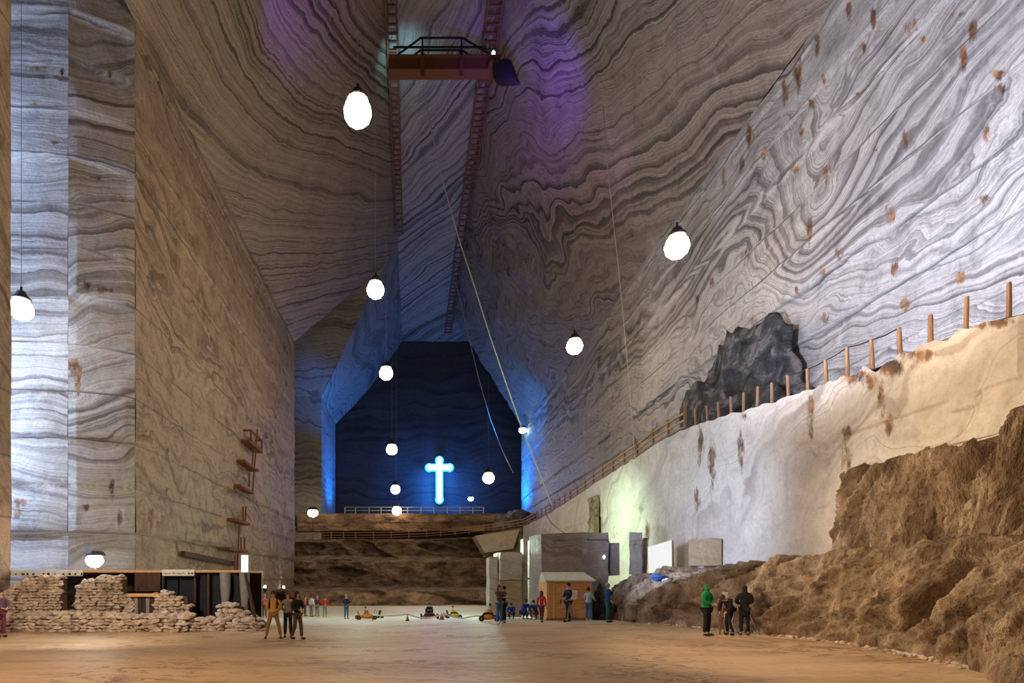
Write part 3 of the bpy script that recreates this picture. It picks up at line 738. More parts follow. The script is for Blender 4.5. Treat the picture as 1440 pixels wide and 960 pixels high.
# ------------------------------------------------------------------ terrace posts and railings
t = empty('terrace_post_line', TE[12], 'row of thick rusty posts with a rope along the near edge of the right terrace', 'fence')
heads = {1440: 388, 1412: 398, 1352: 418, 1303: 443, 1261: 461, 1222: 478, 1187: 489, 1158: 506, 1132: 519, 1105: 527, 1082: 538, 1061: 544, 1042: 552, 1025: 558, 1008: 565, 992: 570, 975: 574, 960: 566}
tops = []
for (px, py) in EDGE_PX[1:-6]:
    if px not in heads or px == 1440: continue
    Y = TX*F/(px-CX); b = P(px, py+4, Y); a = P(px-1, heads[px], Y); w = (.13 if Y > 16 else .11)
    lean = Vector((random.uniform(-.03, .03), random.uniform(-.05, .05), 0)); off = Vector((.12, 0, 0))
    part('post', MB().tube([b+off, b.lerp(a, .5)+off+lean*.5, a+off+lean], [w*.5, w*.48, w*.42], 8), 'wood_post', t)
    tops.append(a+off+lean)
mb = MB(); r_ = [q for q in tops]
for a, b in zip(r_[3:], r_[4:9]): mb.tube([a, a.lerp(b, .5)+Vector((0, 0, -.04)), b], .022, 5)
part('rope', mb, 'iron_dark', t)
# timber railing from there round the bend and across the far end
pts = [p for p in TE if p.y > 31]+FAR
t = empty('timber_railing', pts[5], 'long low timber railing following the terrace edge round to the far side', 'railing')
for h in (.95, .55, .2):
    for a, b in zip(pts, pts[1:]):
        pass
mbs = {h: MB() for h in (1.0, .6, .22)}
for h, mb in mbs.items():
    for a, b in zip(pts, pts[1:]):
        o_ = Vector((.15, 0, h)) if a.x > 14 else Vector((0, .2, h)); mb.bar(a+o_, b+o_, .08, .11)
    part('rail', mb, 'wood_rail' if h != .22 else 'wood_post', t)
for a, b in zip(pts, pts[1:]):
    L = (b-a).length; n = max(1, int(L/1.9))
    for i in range(n):
        q = a.lerp(b, i/n)+(Vector((.15, 0, 0)) if a.x > 14 else Vector((0, .2, 0)))
        part('post', MB().bar(q+Vector((0, 0, -.1)), q+Vector((0, 0, 1.15)), .12), 'wood_rail' if a.x < 14 else 'wood_post', t)
# grey rail on the upper terrace
Yg = 98.6; zg = P(0, 722, Yg).z
t = empty('metal_railing', P(582, 722, Yg), 'thin grey metal railing on the upper terrace below the cross', 'railing')
mb = MB()
for py in (713, 717.5): mb.bar(P(485, py, Yg), P(680, py, Yg), .1)
part('rail', mb, 'steel', t)
for px in (485, 500, 519, 536, 555, 573, 592, 610, 629, 647, 665, 680): part('post', MB().bar(P(px, 723, Yg), P(px, 713, Yg), .14), 'steel', t)

# ------------------------------------------------------------------ rusty ladder stages on the left wall
t = empty('wall_ladder', P(330, 800, 51.2), 'broken rusty ladder with small landing frames fixed up the left wall', 'ladder')
def wallpt(px, py, out=.0): Y = 16*F/(CX-px); return Vector((-16+out, Y, EYE-(py-CY)*Y/F))
def landing(px0, px1, py, out=.9, th=.22):
    a = wallpt(px0, py); b = wallpt(px1, py); z = a.z
    mb = MB().box((-16+out/2, (a.y+b.y)/2, z), (out, abs(b.y-a.y)+.2, th)); part('landing', mb, 'iron_rust', t)
for a in ((338, 357, 620), (331, 351, 648), (325, 344, 683), (317, 338, 730), (308, 335, 771)): landing(*a)
mb = MB(); a, b = wallpt(341, 605, .8), wallpt(357, 605, .8); a2, b2 = wallpt(341, 619, .8), wallpt(357, 619, .8)
b.z = a.z; b2.z = a2.z
for q, r_ in ((a, b), (a2, b2), (a, a2), (b, b2), (a+Vector((-.8, 0, 0)), a), (b+Vector((-.8, 0, 0)), b)): mb.bar(q, r_, .16)
part('cage', mb, 'iron_rust', t)
for (x0, y0, x1, y1) in ((352, 604, 345, 690), (348, 622, 343, 662), (340, 664, 340, 684), (331, 712, 331, 732), (335, 712, 334, 732), (326, 734, 322, 800), (328, 755, 328, 772), (333, 755, 333, 772), (319, 780, 319, 802), (323, 780, 323, 802)):
    p0 = wallpt(x0, y0, .7); p1 = wallpt(x1, y1, .7); part('rail', MB().bar(p0, p1, .12), 'iron_rust', t)
mb = MB(); a = wallpt(250, 778, .35); b = wallpt(324, 778, .35); b.z = a.z-.4; mb.bar(a, b, .3, .35)
tag(mb.build('wall_beam', 'wood_dark', None, False, a), 'dark timber beam bolted low along the left wall above the shelter', 'beam')
# two up-lights at the foot of the left wall
for px, lab in ((368, 'nearer of two small wall lights grazing the foot of the left wall'), (395, 'farther of two small wall lights at the end of the left wall')):
    q = wallpt(px, 829, .35); t = empty('wall_uplight', (q.x, q.y, q.z), lab, 'wall light', 'up-lights on the left wall')
    part('lens', MB().ball(q+Vector((0, 0, .3)), (.14, .14, .2), 2), 'spot_white', t, True)
    part('housing', MB().lathe([(.1, -.3), (.2, 0), (.22, .2)], q, 12), 'housing', t)
    spot('uplight_beam', q+Vector((.1, 0, .45)), q+Vector((-.3, 0, 5)), 900, (1, .95, .8), 50, .7, .1)

# ------------------------------------------------------------------ rubble wall
def pile(name, boxes, label, seed, rs=(.07, .13), flat=.6):
    rnd = random.Random(seed); mb = MB(); core = MB(); x0 = boxes[0]
    for (xa, xb, y, th, z0_, z1_) in boxes:
        core.box(((xa+xb)/2, y+th*.5, (z0_+z1_)/2-.05), (xb-xa-.08, th-.16, z1_-z0_-.1))
        z = z0_+rs[0]*.5
        while z < z1_-.01:
            x = xa+rnd.uniform(0, .1)
            while x < xb:
                r = rnd.uniform(*rs)*(1.25 if rnd.random() < .15 else 1)
                mb.ball((x, y+.06+rnd.uniform(-.05, .05), z+rnd.uniform(-.02, .02)), (r*1.35, r*1.1, r*flat), 1, .3, rnd.random()*50, (rnd.uniform(-.25, .25), rnd.uniform(-.25, .25), rnd.uniform(-.3, .3)))
                x += r*2.05
            z += rs[0]*flat*2.3
        x = xa
        while x < xb:    # capping stones
            r = rnd.uniform(*rs)*1.2
            for yy in (y+.2, y+th*.7): mb.ball((x, yy, z1_+rnd.uniform(-.04, .05)), (r*1.3, r*1.2, r*.7), 1, .3, rnd.random()*50, (0, 0, rnd.uniform(0, 3)))
            x += r*2.1
    o = mesh_obj(name, mb.v+core.v, mb.f+[tuple(i+len(mb.v) for i in q) for q in core.f], None, None, False, mats=['rubble', 'rubble_core'], mi=[0]*len(mb.f)+[1]*len(core.f))
    return tag(o, label, 'stone wall')
def X_(px, Y): return (px-CX)*Y/F
def Z_(py, Y): return EYE-(py-CY)*Y/F
Yf = 22.4; zf = -.2
pile('rubble_wall', [(X_(-12, Yf), X_(60, Yf), Yf, .8, zf, Z_(866, Yf)), (X_(60, Yf), X_(150, Yf), Yf, .8, zf, Z_(864, Yf)), (X_(150, Yf), X_(262, Yf), Yf, .8, zf, Z_(866, Yf)), (X_(262, Yf), X_(368, Yf), Yf+.35, .7, zf, Z_(873, Yf))],
     'low dry-stone wall of flat pale rubble running along the floor in front of the shelter', 3, (.10, .17), .55)
Yu = 23.3
prof_u = [(-14, 14, 832), (14, 30, 822), (30, 52, 814), (52, 82, 811), (104, 112, 824), (112, 130, 816), (130, 166, 811), (166, 184, 838)]
pile('rubble_wall', [(X_(a, Yu), X_(b, Yu), Yu+.05*i, .6, -.2, Z_(h, Yu)) for i, (a, b, h) in enumerate(prof_u)]+[(X_(82, Yu), X_(104, Yu), Yu+.35, .3, -.2, Z_(861, Yu))], 'tall rough stone wall under the white roof edge, with a notch where a person stands', 4, (.07, .12), .75)
pile('rubble_wall', [(X_(217, Yu), X_(228, Yu), Yu, .6, -.2, Z_(835, Yu)), (X_(228, Yu), X_(242, Yu), Yu, .6, -.2, Z_(833, Yu)), (X_(242, Yu), X_(256, Yu), Yu, .6, -.2, Z_(840, Yu)), (X_(256, Yu), X_(266, Yu), Yu, .6, -.2, Z_(852, Yu))],
     'heaped stone wall stub below the white sign, right of the boarded opening', 6, (.07, .12), .75)
pile('rubble_wall', [(X_(306, Yu), X_(316, Yu), Yu, .6, -.2, Z_(853, Yu)), (X_(316, Yu), X_(330, Yu), Yu, .6, -.2, Z_(850, Yu)), (X_(330, Yu), X_(345, Yu), Yu, .6, -.2, Z_(861, Yu)), (X_(345, Yu), X_(360, Yu), Yu, .5, -.2, Z_(868, Yu))],
     'tumbled grey stone heap at the right end of the shelter', 9, (.10, .16), .8)
# boarded opening with lintel
t = empty('boarded_opening', (X_(200, Yu), Yu+.2, 0), 'low opening in the stone wall closed by dark vertical boards under a tan lintel', 'hatch')
bw = X_(217, Yu)-X_(184, Yu)
for i in range(6):
    x = X_(184, Yu)+bw*(i+.5)/6; part('board', MB().box((x, Yu+.3, (Z_(840, Yu)-.0)/2), (bw/6*.86, .05+.02*(i % 2), Z_(840, Yu)+.2), bev=.006), 'wood_dark' if i % 3 else 'curtain_grey', t)
part('lintel', MB().box((X_(201, Yu), Yu+.2, Z_(836.5, Yu)), (bw+.25, .35, .13), bev=.02), 'wood_hut_trim', t)

# ------------------------------------------------------------------ shelter with flat roof behind the rubble wall
Ys = 24.2; zr = Z_(803, Ys)
xs0, xs1 = X_(-20, Ys), X_(345, Ys)
t = empty('flat_roofed_shelter', ((xs0+xs1)/2, Ys+1.2, 0), 'long low shelter with flat roof and dark glazed front behind the rubble wall', 'shelter')
part('roof_board', MB().box(((xs0+xs1)/2, Ys+1.4, zr), (xs1-xs0, 2.9, .10), bev=.02), 'wood_hut_trim', t)
xw = X_(118, Ys); rn = random.Random(8)
mb = MB().box(((xs0+xw)/2, Ys-.08, zr-.08), (xw-xs0, .06, .24), bev=.02); part('white_fascia', mb, 'white_paint', t)
mb = MB()
for i in range(16): mb.box((lerp(xs0, xw, (i+rn.random())/16), Ys-.12, zr-.12), (rn.uniform(.04, .14), .02, rn.uniform(.05, .1)))
part('fascia_mark', mb, 'iron_dark', t)
part('back_panel', MB().box(((xs0+xs1)/2, Ys+2.6, zr/2-.3), (xs1-xs0, .08, zr+.6)), 'wood_dark', t)
edges = [188, 227, 245, 274, 292, 312, 345]
for i, (a, b) in enumerate(zip(edges, edges[1:])):
    xa_, xb_ = X_(a, Ys), X_(b, Ys)
    part('glass_panel', MB().box(((xa_+xb_)/2, Ys+.5, zr/2-.25), (xb_-xa_-.06, .04, zr+.4)), 'black_glass', t)
for px in (168, 227, 272, 291): part('post', MB().bar((X_(px, Ys), Ys+.2, -.4), (X_(px, Ys), Ys+.2, zr), .09), 'wood_dark', t)
for px, w_ in ((315, .24), (342, .22)):
    x = X_(px, Ys); part('curtain', MB().tube([(x, Ys+.15, zr-.06), (x+.02, Ys+.15, zr*.6), (x, Ys+.15, zr*.35), (x+.06, Ys+.15, -.2)], [w_, w_*.9, w_*.6, w_*.45], 10), 'curtain_grey', t, True)
part('awning_panel', MB().box((X_(208, Ys), Ys-.02, zr-.45), (X_(226, Ys)-X_(190, Ys), .05, .8)), 'wood_dark', t)
part('prop', MB().bar((X_(346, Ys), Ys-.1, zr-.1), (X_(364, Ys-1), Ys-1.2, -.2), .11), 'wood_dark', t)
part('support', MB().bar((X_(270, Ys), Ys-.6, Z_(838, Ys)), (X_(273, Ys), Ys-.8, -.2), .16), 'wood_dark', t)
# sign hung from the fascia, light box on top
Yq = Ys-.25
t = empty('sign_board', P(250.5, 809, Yq), 'long white sign with faded lettering and a black double arrow on the shelter roof edge', 'sign')
xa_, xb_ = X_(228, Yq), X_(273, Yq); za_, zb_ = Z_(800.5, Yq), Z_(809.3, Yq)
part('panel', MB().box(((xa_+xb_)/2, Yq+.02, (za_+zb_)/2), (xb_-xa_, .04, za_-zb_), bev=.008), 'white_paint', t)
mb = MB(); zc = Z_(806, Yq)
for px in (231.5, 234, 236.5, 239, 243, 245.5, 249.5, 252, 254.6, 257.6, 260.4):
    x = X_(px, Yq); mb.box((x-.02, Yq-.006, zc), (.014, .012, .075)); mb.box((x+.012, Yq-.006, zc+.03*(1 if int(px) % 2 else -1)), (.04, .012, .014)); mb.box((x+.025, Yq-.006, zc-.008), (.012, .012, .05))
part('lettering', mb, 'c_wine', t)
mb = MB(); a_ = X_(265, Yq); b_ = X_(271, Yq); mb.box(((a_+b_)/2, Yq-.008, zc), (b_-a_, .012, .035))
for x, s_ in ((a_, -1), (b_, 1)): mb.add([(x-s_*.03, Yq-.014, zc+.05), (x-s_*.03, Yq-.014, zc-.05), (x+s_*.045, Yq-.014, zc)], [(0, 1, 2) if s_ > 0 else (0, 2, 1)])
part('arrow', mb, 'c_black', t)
t = empty('light_box', P(344.5, 804, Ys-.1), 'small upright white light box at the right end of the shelter roof', 'sign')
part('lit_face', MB().box((X_(344.5, Ys-.1), Ys-.16, Z_(792.5, Ys)), (.26, .03, .70)), 'light_box', t)
part('frame', MB().box((X_(344.5, Ys-.1), Ys-.08, Z_(792.5, Ys)), (.31, .12, .75), bev=.01), 'steel', t)
spot('light_box_spill', P(325, 800, Ys), P(322, 760, 50), 500, (1, .93, .7), 60, 1.0, .2)

# ------------------------------------------------------------------ sawn salt blocks beside the hut
def block(name, px0, px1, py0, py1, Y, depth, mat, label, rz=0.0, seed=0, rough=.05, zb=None, cat='salt block', tilt=0):
    x0, x1 = X_(px0, Y), X_(px1, Y); z1_ = Z_(py0, Y); z0_ = Z_(py1, Y) if zb is None else zb
    bm = bmesh.new(); bmesh.ops.create_cube(bm, size=1); bmesh.ops.subdivide_edges(bm, edges=bm.edges[:], cuts=9, use_grid_fill=True)
    vs = []
    for v in bm.verts:
        q = v.co; d = Vector((q.x*(x1-x0), q.y*depth, q.z*(z1_-z0_)))
        n_ = noise.noise_vector(Vector((d.x*1.1+seed, d.y*1.1, d.z*1.1)))*rough+noise.noise_vector(d*4+Vector((seed, 0, 0)))*rough*.35
        d += n_; d.x += tilt*(q.z-.5) if False else 0
        vs.append(d)
    bm.verts.index_update(); fs = [[v.index for v in f.verts] for f in bm.faces]; bm.free()
    S = [(v.z+z0_)*1.0+v.x*.25+seed for v in vs]
    o = mesh_obj(name, vs, fs, mat, None, False, {'strata': S, 'stain': [0.0]*len(vs)})
    o.location = ((x0+x1)/2, Y+depth/2, (z0_+z1_)/2); o.rotation_euler = (0, tilt, rz)
    return tag(o, label, cat)
block('salt_block', 762, 855, 749, 872, 31.5, 3.2, 'salt_block', 'huge rough dark grey salt block rising behind the wooden hut', 0, 1, .10)
block('salt_block', 703.5, 734, 776, 815, 36.5, 3.0, 'salt_slab_pale', 'smooth greenish grey sawn block, upper of two behind the couple', 0, 2, .05)
block('salt_block', 703, 733.5, 816.6, 868, 36.2, 3.0, 'salt_tan', 'brown sawn block on the floor under the greenish block', 0, 3, .05)
block('salt_pillar', 688, 699.5, 783, 866, 37.0, 1.6, 'salt_slab_pale', 'narrow pale salt pillar left of the sawn blocks', 0, 4, .06)
block('salt_pillar', 736, 742, 757, 866, 37.5, 1.0, 'salt_smooth', 'thin mint lit salt pillar just right of the sawn blocks', 0, 5, .04)
block('salt_pillar', 745, 752, 759, 860, 38.5, 1.0, 'salt_smooth', 'thin green lit salt pillar in the gap beside the big block', 0, 6, .05)
block('salt_pillar', 753, 762, 757, 868, 35.0, 1.2, 'salt_block', 'grey salt pillar touching the left side of the big block', 0, 7, .06)
block('salt_crossbar', 735, 751, 812, 814.5, 37.55, .4, 'salt_smooth', 'small pale ledge bridging the two thin lit pillars', 0, 8, .01)
block('salt_slab', 857.5, 871, 763, 809, 32.0, .8, 'salt_block', 'upright brown grey slab on the ledge, just right of the big block', 0, 9, .04, None, 'salt slab')
block('salt_slab', 889, 903, 748.5, 808, 31.0, .45, 'salt_block', 'tall rough grey slab standing alone on the ledge before the mint lit wall', 0, 10, .07, None, 'salt slab', 0)
block('salt_slab', 904, 911, 756, 808, 31.6, .5, 'salt_block', 'pale leaning slab behind the tall rough grey slab', 0, 11, .05, None, 'salt slab', .04)
block('salt_slab', 976, 1016, 758, 795, 27.8, .7, 'salt_tan', 'square tan slab standing on the brown rock ledge by itself', -.35, 12, .02, None, 'salt slab')
# dark rock rib between warm and mint part of the terrace wall
def f_rib(u, v):
    Y = lerp(45.3, 47.6, u); z = lerp(1.0, 8.6, v); g = fbm(Y*1.5, z*1.5, 2)
    return (TX-.15-.35*math.sin(PI*u)*(1+g), Y, z), 0, 0
surface('wall_right_rib', 30, 70, f_rib, 'rock_brown')
# lit white board
Yb_ = 29.0
t = empty('display_board', P(928, 804, Yb_), 'bright blank white board with a tan edge standing on the rock ledge', 'board'); t.rotation_euler = (0, 0, 0)
a = P(911, 769, Yb_+.7); b = P(944.5, 759, Yb_-.4); a0 = P(912, 806, Yb_+.7); b0 = P(945, 801, Yb_-.4)
th = Vector((.30, .42, 0))
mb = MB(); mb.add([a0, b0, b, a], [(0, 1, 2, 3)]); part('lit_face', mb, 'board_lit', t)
e = Vector((.0, .01, 0)); mb = MB(); v_ = [a0+e, b0+e, b+e, a+e, a0+th, b0+th, b+th, a+th]
mb.add(v_, [(0, 1, 2, 3), (7, 6, 5, 4), (1, 5, 6, 2), (2, 6, 7, 3), (3, 7, 4, 0), (0, 4, 5, 1)]); part('casing', mb, 'wood_hut_trim', t)
c0 = a0.lerp(b, .62); ux = (b0-a0).normalized(); fr = MB(); s_ = .17; nrm = Vector((ux.y, -ux.x, 0))*.012
for q0, q1 in (((-1, -1), (1, -1)), ((1, -1), (1, 1)), ((1, 1), (-1, 1)), ((-1, 1), (-1, -1))):
    fr.bar(c0+nrm+ux*q0[0]*s_+Vector((0, 0, q0[1]*s_+.25)), c0+nrm+ux*q1[0]*s_+Vector((0, 0, q1[1]*s_+.25)), .02)
part('printed_square', fr, 'paper', t)
q = P(928, 812, 26.2)
t = empty('cloth_bundle', q, 'crumpled blue and white cloth lying on the rock below the bright board', 'cloth')
part('blue_cloth', MB().ball(q, (.32, .22, .14), 3, .35, 2), 'cloth_blue', t, True)
part('white_cloth', MB().ball(q+Vector((.22, -.1, -.12)), (.22, .16, .10), 3, .35, 5), 'white_paint', t, True)
block('salt_block', 888, 912, 849, 872, 25.3, .7, 'salt_block', 'small brown squared block at the foot of the rock bench', 0, 14, .06)

# ------------------------------------------------------------------ wooden hut
Yh = 28.4; zf_ = floorz(X_(800, Yh), Yh)
xa_, xb_ = X_(769, Yh), X_(832, Yh); zt_ = Z_(814, Yh)
t = empty('wooden_hut', ((xa_+xb_)/2, Yh+.9, zf_), 'small orange plank hut with a pale sloping roof in front of the big grey block', 'hut')
part('wall_boards', MB().box(((xa_+xb_)/2, Yh+.9, (zf_+zt_)/2), (xb_-xa_, 1.8, zt_-zf_)), 'wood_hut', t)
for px in (770, 779, 806, 831): part('trim_board', MB().box((X_(px, Yh), Yh-.015, (zf_+zt_)/2), (.09, .04, zt_-zf_)), 'wood_hut_trim', t)
d = MB().box((X_(792.5, Yh), Yh-.02, zf_+.95), (.82, .03, 1.75)); dd = part('door', d, 'wood_hut', t)
part('handle', MB().box((X_(788, Yh), Yh-.06, zf_+.95), (.03, .06, .22)), 'iron_dark', dd)
part('counter_board', MB().box((X_(800, Yh), Yh-.03, zf_+.95), (xb_-xa_, .05, .06)), 'wood_hut_trim', t)
part('base_board', MB().box((X_(800, Yh), Yh-.03, zf_+.06), (xb_-xa_+.05, .06, .12)), 'wood_post', t)
mb = MB(); z_a, z_b = Z_(815.5, Yh), Z_(807, Yh)+.12; xo = .13
mb.add([(xa_-xo, Yh-.25, z_a), (xb_+xo, Yh-.25, z_a), (xb_+xo*.2, Yh+1.4, z_b), (xa_+.05, Yh+1.4, z_b), (xa_-xo, Yh-.25, z_a-.07), (xb_+xo, Yh-.25, z_a-.07), (xb_+xo*.2, Yh+2.1, z_a-.07), (xa_+.05, Yh+2.1, z_a-.07)],
       [(0, 1, 2, 3), (4, 5, 1, 0), (5, 6, 2, 1), (7, 6, 5, 4), (3, 2, 6, 7), (4, 0, 3, 7)])
part('roof', mb, 'roof_felt', t)
o = MB().box((X_(806.5, Yh), Yh-.055, Z_(836, Yh)), (.36, .012, .46)).build('poster', 'paper', None, False, (X_(806.5, Yh), Yh-.055, Z_(836, Yh)))
tag(o, 'blank white paper notice fixed to the front of the wooden hut', 'poster')
Yp = 31.45; p = P(849.5, 783, Yp)
t = empty('wall_lamp', p, 'tiny warm lamp on the right part of the big grey block', 'lamp'); part('diffuser', MB().ball(p, (.07, .06, .13), 2), 'light_box', t, True); part('bracket', MB().box(p+Vector((0, .08, 0)), (.05, .12, .3)), 'iron_dark', t)
# dark rubble heap right of the hut
o = mound('rubble_heap', (X_(845, 29.5), 29.6, -.15), (.55, .6, 1.5), 'rock_black', 12.0, .4, 4, None); tag(o, 'dark brown heap leaning between the hut and the rock bench', 'heap')

# ------------------------------------------------------------------ notice board on stand, sticks
x, y, z = at_floor(1012, 891.5); 
t = empty('notice_stand', (x, y, z), 'slanting wooden stand holding a white sheet in front of the brown rock', 'sign')
part('sheet', MB().box(P(1019, 838, y)+Vector((0, 0, 0)), (.17, .02, .30), (0, .15, 0)), 'paper', t)
part('stick', MB().tube([(x, y, z), P(1018, 845, y+.03)], .025, 6), 'wood_rail', t)
part('brace', MB().tube([(x+.35, y+.35, z), P(1017, 850, y+.05)], .02, 6), 'wood_post', t)
for (px, py, ex, ey, lab) in ((1058, 870, 1084, 893, 'brown stick leaning on the rock behind the black coat'), (1054, 862, 1068, 893, 'second thin brown stick propped beside the black coat')):
    a = at_floor(ex, ey); mb = MB().tube([a, P(px, py, a[1]+.6)], .035, 6); tag(mb.build('wooden_stick', 'wood_post', None, False, a), lab, 'stick')

# ------------------------------------------------------------------ cones and rope of the kart track
def cone(px, py, h, label):
    x, y, z = at_floor(px, py); t = empty('traffic_cone', (x, y, z), label, 'cone', 'cones of the kart track')
    part('cone', MB().lathe([(h*.32, 0.04), (h*.10, h), (h*.05, h+.01)], (x, y, z), 12), 'cone_red', t, True)
    part('base', MB().box((x, y, z+.02), (h*.85, h*.85, .04), bev=.01), 'rubber', t); return x, y, z+h
cone(573, 873, .28, 'red cone to the left of the black kart'); cone(621, 871, .38, 'red cone between the black kart and the yellow one')
rp = [(524, 864.5), (545, 865.5), (558, 865), (573, 863), (586, 867.5), (600, 869), (612, 867), (624, 862.5), (636, 867), (650, 869), (668, 866), (684, 866)]
mb = MB(); Yr = 31.5; q = [P(a, b, Yr) for a, b in rp]; mb.tube(q, .045, 6)
rt = empty('rope_barrier', (q[0].x, Yr, floorz(q[0].x, Yr)), 'white rope barrier sagging round the kart track', 'rope')
part('rope', mb, 'white_paint', rt, True)
for a in (q[0], q[3], q[7], q[11]): part('stake', MB().tube([(a.x, a.y, floorz(a.x, a.y)), a+Vector((0, 0, .05))], .025, 6), 'wood_rail', rt)
def kart(px, py, L, W, mat, label, rz, seat_mat='rubber', big=1.0, shell=None):
    x, y, z = at_floor(px, py); t = empty('pedal_kart', (x, y, z), label, 'kart', 'pedal karts on the track', rz)
    R = .13*big
    def pt(name, mb, m, par=t, sm=False): return mesh_obj(name, mb.v, mb.f, m, par, sm)
    pt('frame', MB().bar((-L*.45, 0, R), (L*.45, 0, R*1.1), .08).bar((-L*.35, -W*.45, R), (-L*.35, W*.45, R), .06).bar((L*.38, -W*.45, R), (L*.38, W*.45, R), .06), mat)
    pt('body_shell', MB().ball((L*.12, 0, R*1.6), (L*.34, W*.36, R*1.2), 3), shell or mat, t, True)
    pt('nose', MB().box((L*.45, 0, R*1.1), (.12, W*.7, R*.7), bev=.03), mat)
    s = pt('seat', MB().box((-L*.18, 0, R*1.9), (.34, W*.5, .08), bev=.03).box((-L*.33, 0, R*2.9), (.08, W*.5, .4), (0, -.25, 0), bev=.03), seat_mat)
    st = pt('steering_column', MB().tube([(L*.25, 0, R*1.6), (L*.08, 0, R*3.2)], .018, 6), 'iron_dark')
    pt('steering_wheel', MB().tube([(L*.08+.05*math.sin(a*PI/6)*.3, .15*math.cos(a*PI/6), R*3.2+.15*math.sin(a*PI/6)) for a in range(13)], .018, 5), 'rubber', st, True)
    for sx in (-.35, .38):
        for sy in (-.5, .5):
            w_ = pt('wheel', MB().lathe([(R*.6, -.06), (R, -.05), (R, .05), (R*.6, .06)], (L*sx, W*sy, R), 14, 'Y'), 'rubber', t, True)
            pt('hub', MB().lathe([(R*.35, -.07), (R*.35, .07)], (L*sx, W*sy, R), 10, 'Y'), 'steel', w_)
    return t
kart(514, 871, 1.35, .7, 'kart_orange', 'orange pedal kart beside the person in teal trousers', .25, 'kart_orange')
kart(512+17, 869, .9, .5, 'kart_yellow', 'small yellow kart with raised handle behind the orange one', 2.6)
kart(604, 870, 1.45, 1.05, 'kart_red', 'large black and red kart facing the viewer in the middle of the track', -PI/2, 'rubber', 1.25, 'c_black')
kart(637, 869, 1.2, .65, 'kart_yellow', 'yellow pedal kart ridden by a child in a yellow vest', .1)
kart(689, 873, 1.0, .55, 'kart_orange', 'orange pedal kart left of the standing couple', PI-.2)
# ------------------------------------------------------------------ people
def skin_mesh(name, joints, edges, root, mat, parent, sub=1):
    names = list(joints); idx = {n: i for i, n in enumerate(names)}
    me = bpy.data.meshes.new(name); me.from_pydata([joints[n][0] for n in names], [(idx[a], idx[b]) for a, b in edges], [])
    o = bpy.data.objects.new(name, me); C.objects.link(o)
    sm = o.modifiers.new('skin', 'SKIN'); sm.use_smooth_shade = True
    for n, i in idx.items():
        r = joints[n][1]; r = r if isinstance(r, tuple) else (r, r)
        me.skin_vertices[0].data[i].radius = r; me.skin_vertices[0].data[i].use_root = (n == root)
    ss = o.modifiers.new('sub', 'SUBSURF'); ss.levels = sub; ss.render_levels = sub
    dg = bpy.context.evaluated_depsgraph_get(); ev = o.evaluated_get(dg)
    nm = bpy.data.meshes.new_from_object(ev); nm.materials.clear(); nm.materials.append(MATS[mat])
    o.modifiers.clear(); o.data = nm; nm.name = name; bpy.data.meshes.remove(me)
    o.parent = parent; return o
BASE = dict(pelvis=(0, 0, .96), waist=(0, 0, 1.10), chest=(0, 0, 1.30), collar=(0, 0, 1.43), neck=(0, -.005, 1.50), jaw=(0, -.015, 1.57), skull=(0, -.005, 1.65), crown=(0, 0, 1.71),
            shL=(.17, 0, 1.41), elL=(.235, .02, 1.14), wrL=(.245, -.05, .91), shR=(-.17, 0, 1.41), elR=(-.235, .02, 1.14), wrR=(-.245, -.05, .91),
            hipL=(.085, 0, .90), knL=(.10, -.015, .50), anL=(.11, .02, .09), toL=(.12, -.13, .04), hipR=(-.085, 0, .90), knR=(-.10, -.015, .50), anR=(-.11, .02, .09), toR=(-.12, -.13, .04))
RAD = dict(pelvis=(.135, .10), waist=(.115, .085), chest=(.135, .095), collar=(.09, .07), neck=.048, jaw=.062, skull=(.078, .088), crown=.058,
           sh=.058, el=.042, wr=.028, hip=.082, kn=.056, an=.038, to=.032)
def rad(n): return RAD[n[:-1]] if n[-1] in 'LR' else RAD[n]
BE = [('pelvis', 'waist'), ('waist', 'chest'), ('chest', 'collar'), ('collar', 'neck'), ('neck', 'jaw'), ('jaw', 'skull'), ('skull', 'crown')]
for s_ in 'LR': BE += [('collar', 'sh'+s_), ('sh'+s_, 'el'+s_), ('el'+s_, 'wr'+s_), ('pelvis', 'hip'+s_), ('hip'+s_, 'kn'+s_), ('kn'+s_, 'an'+s_), ('an'+s_, 'to'+s_)]
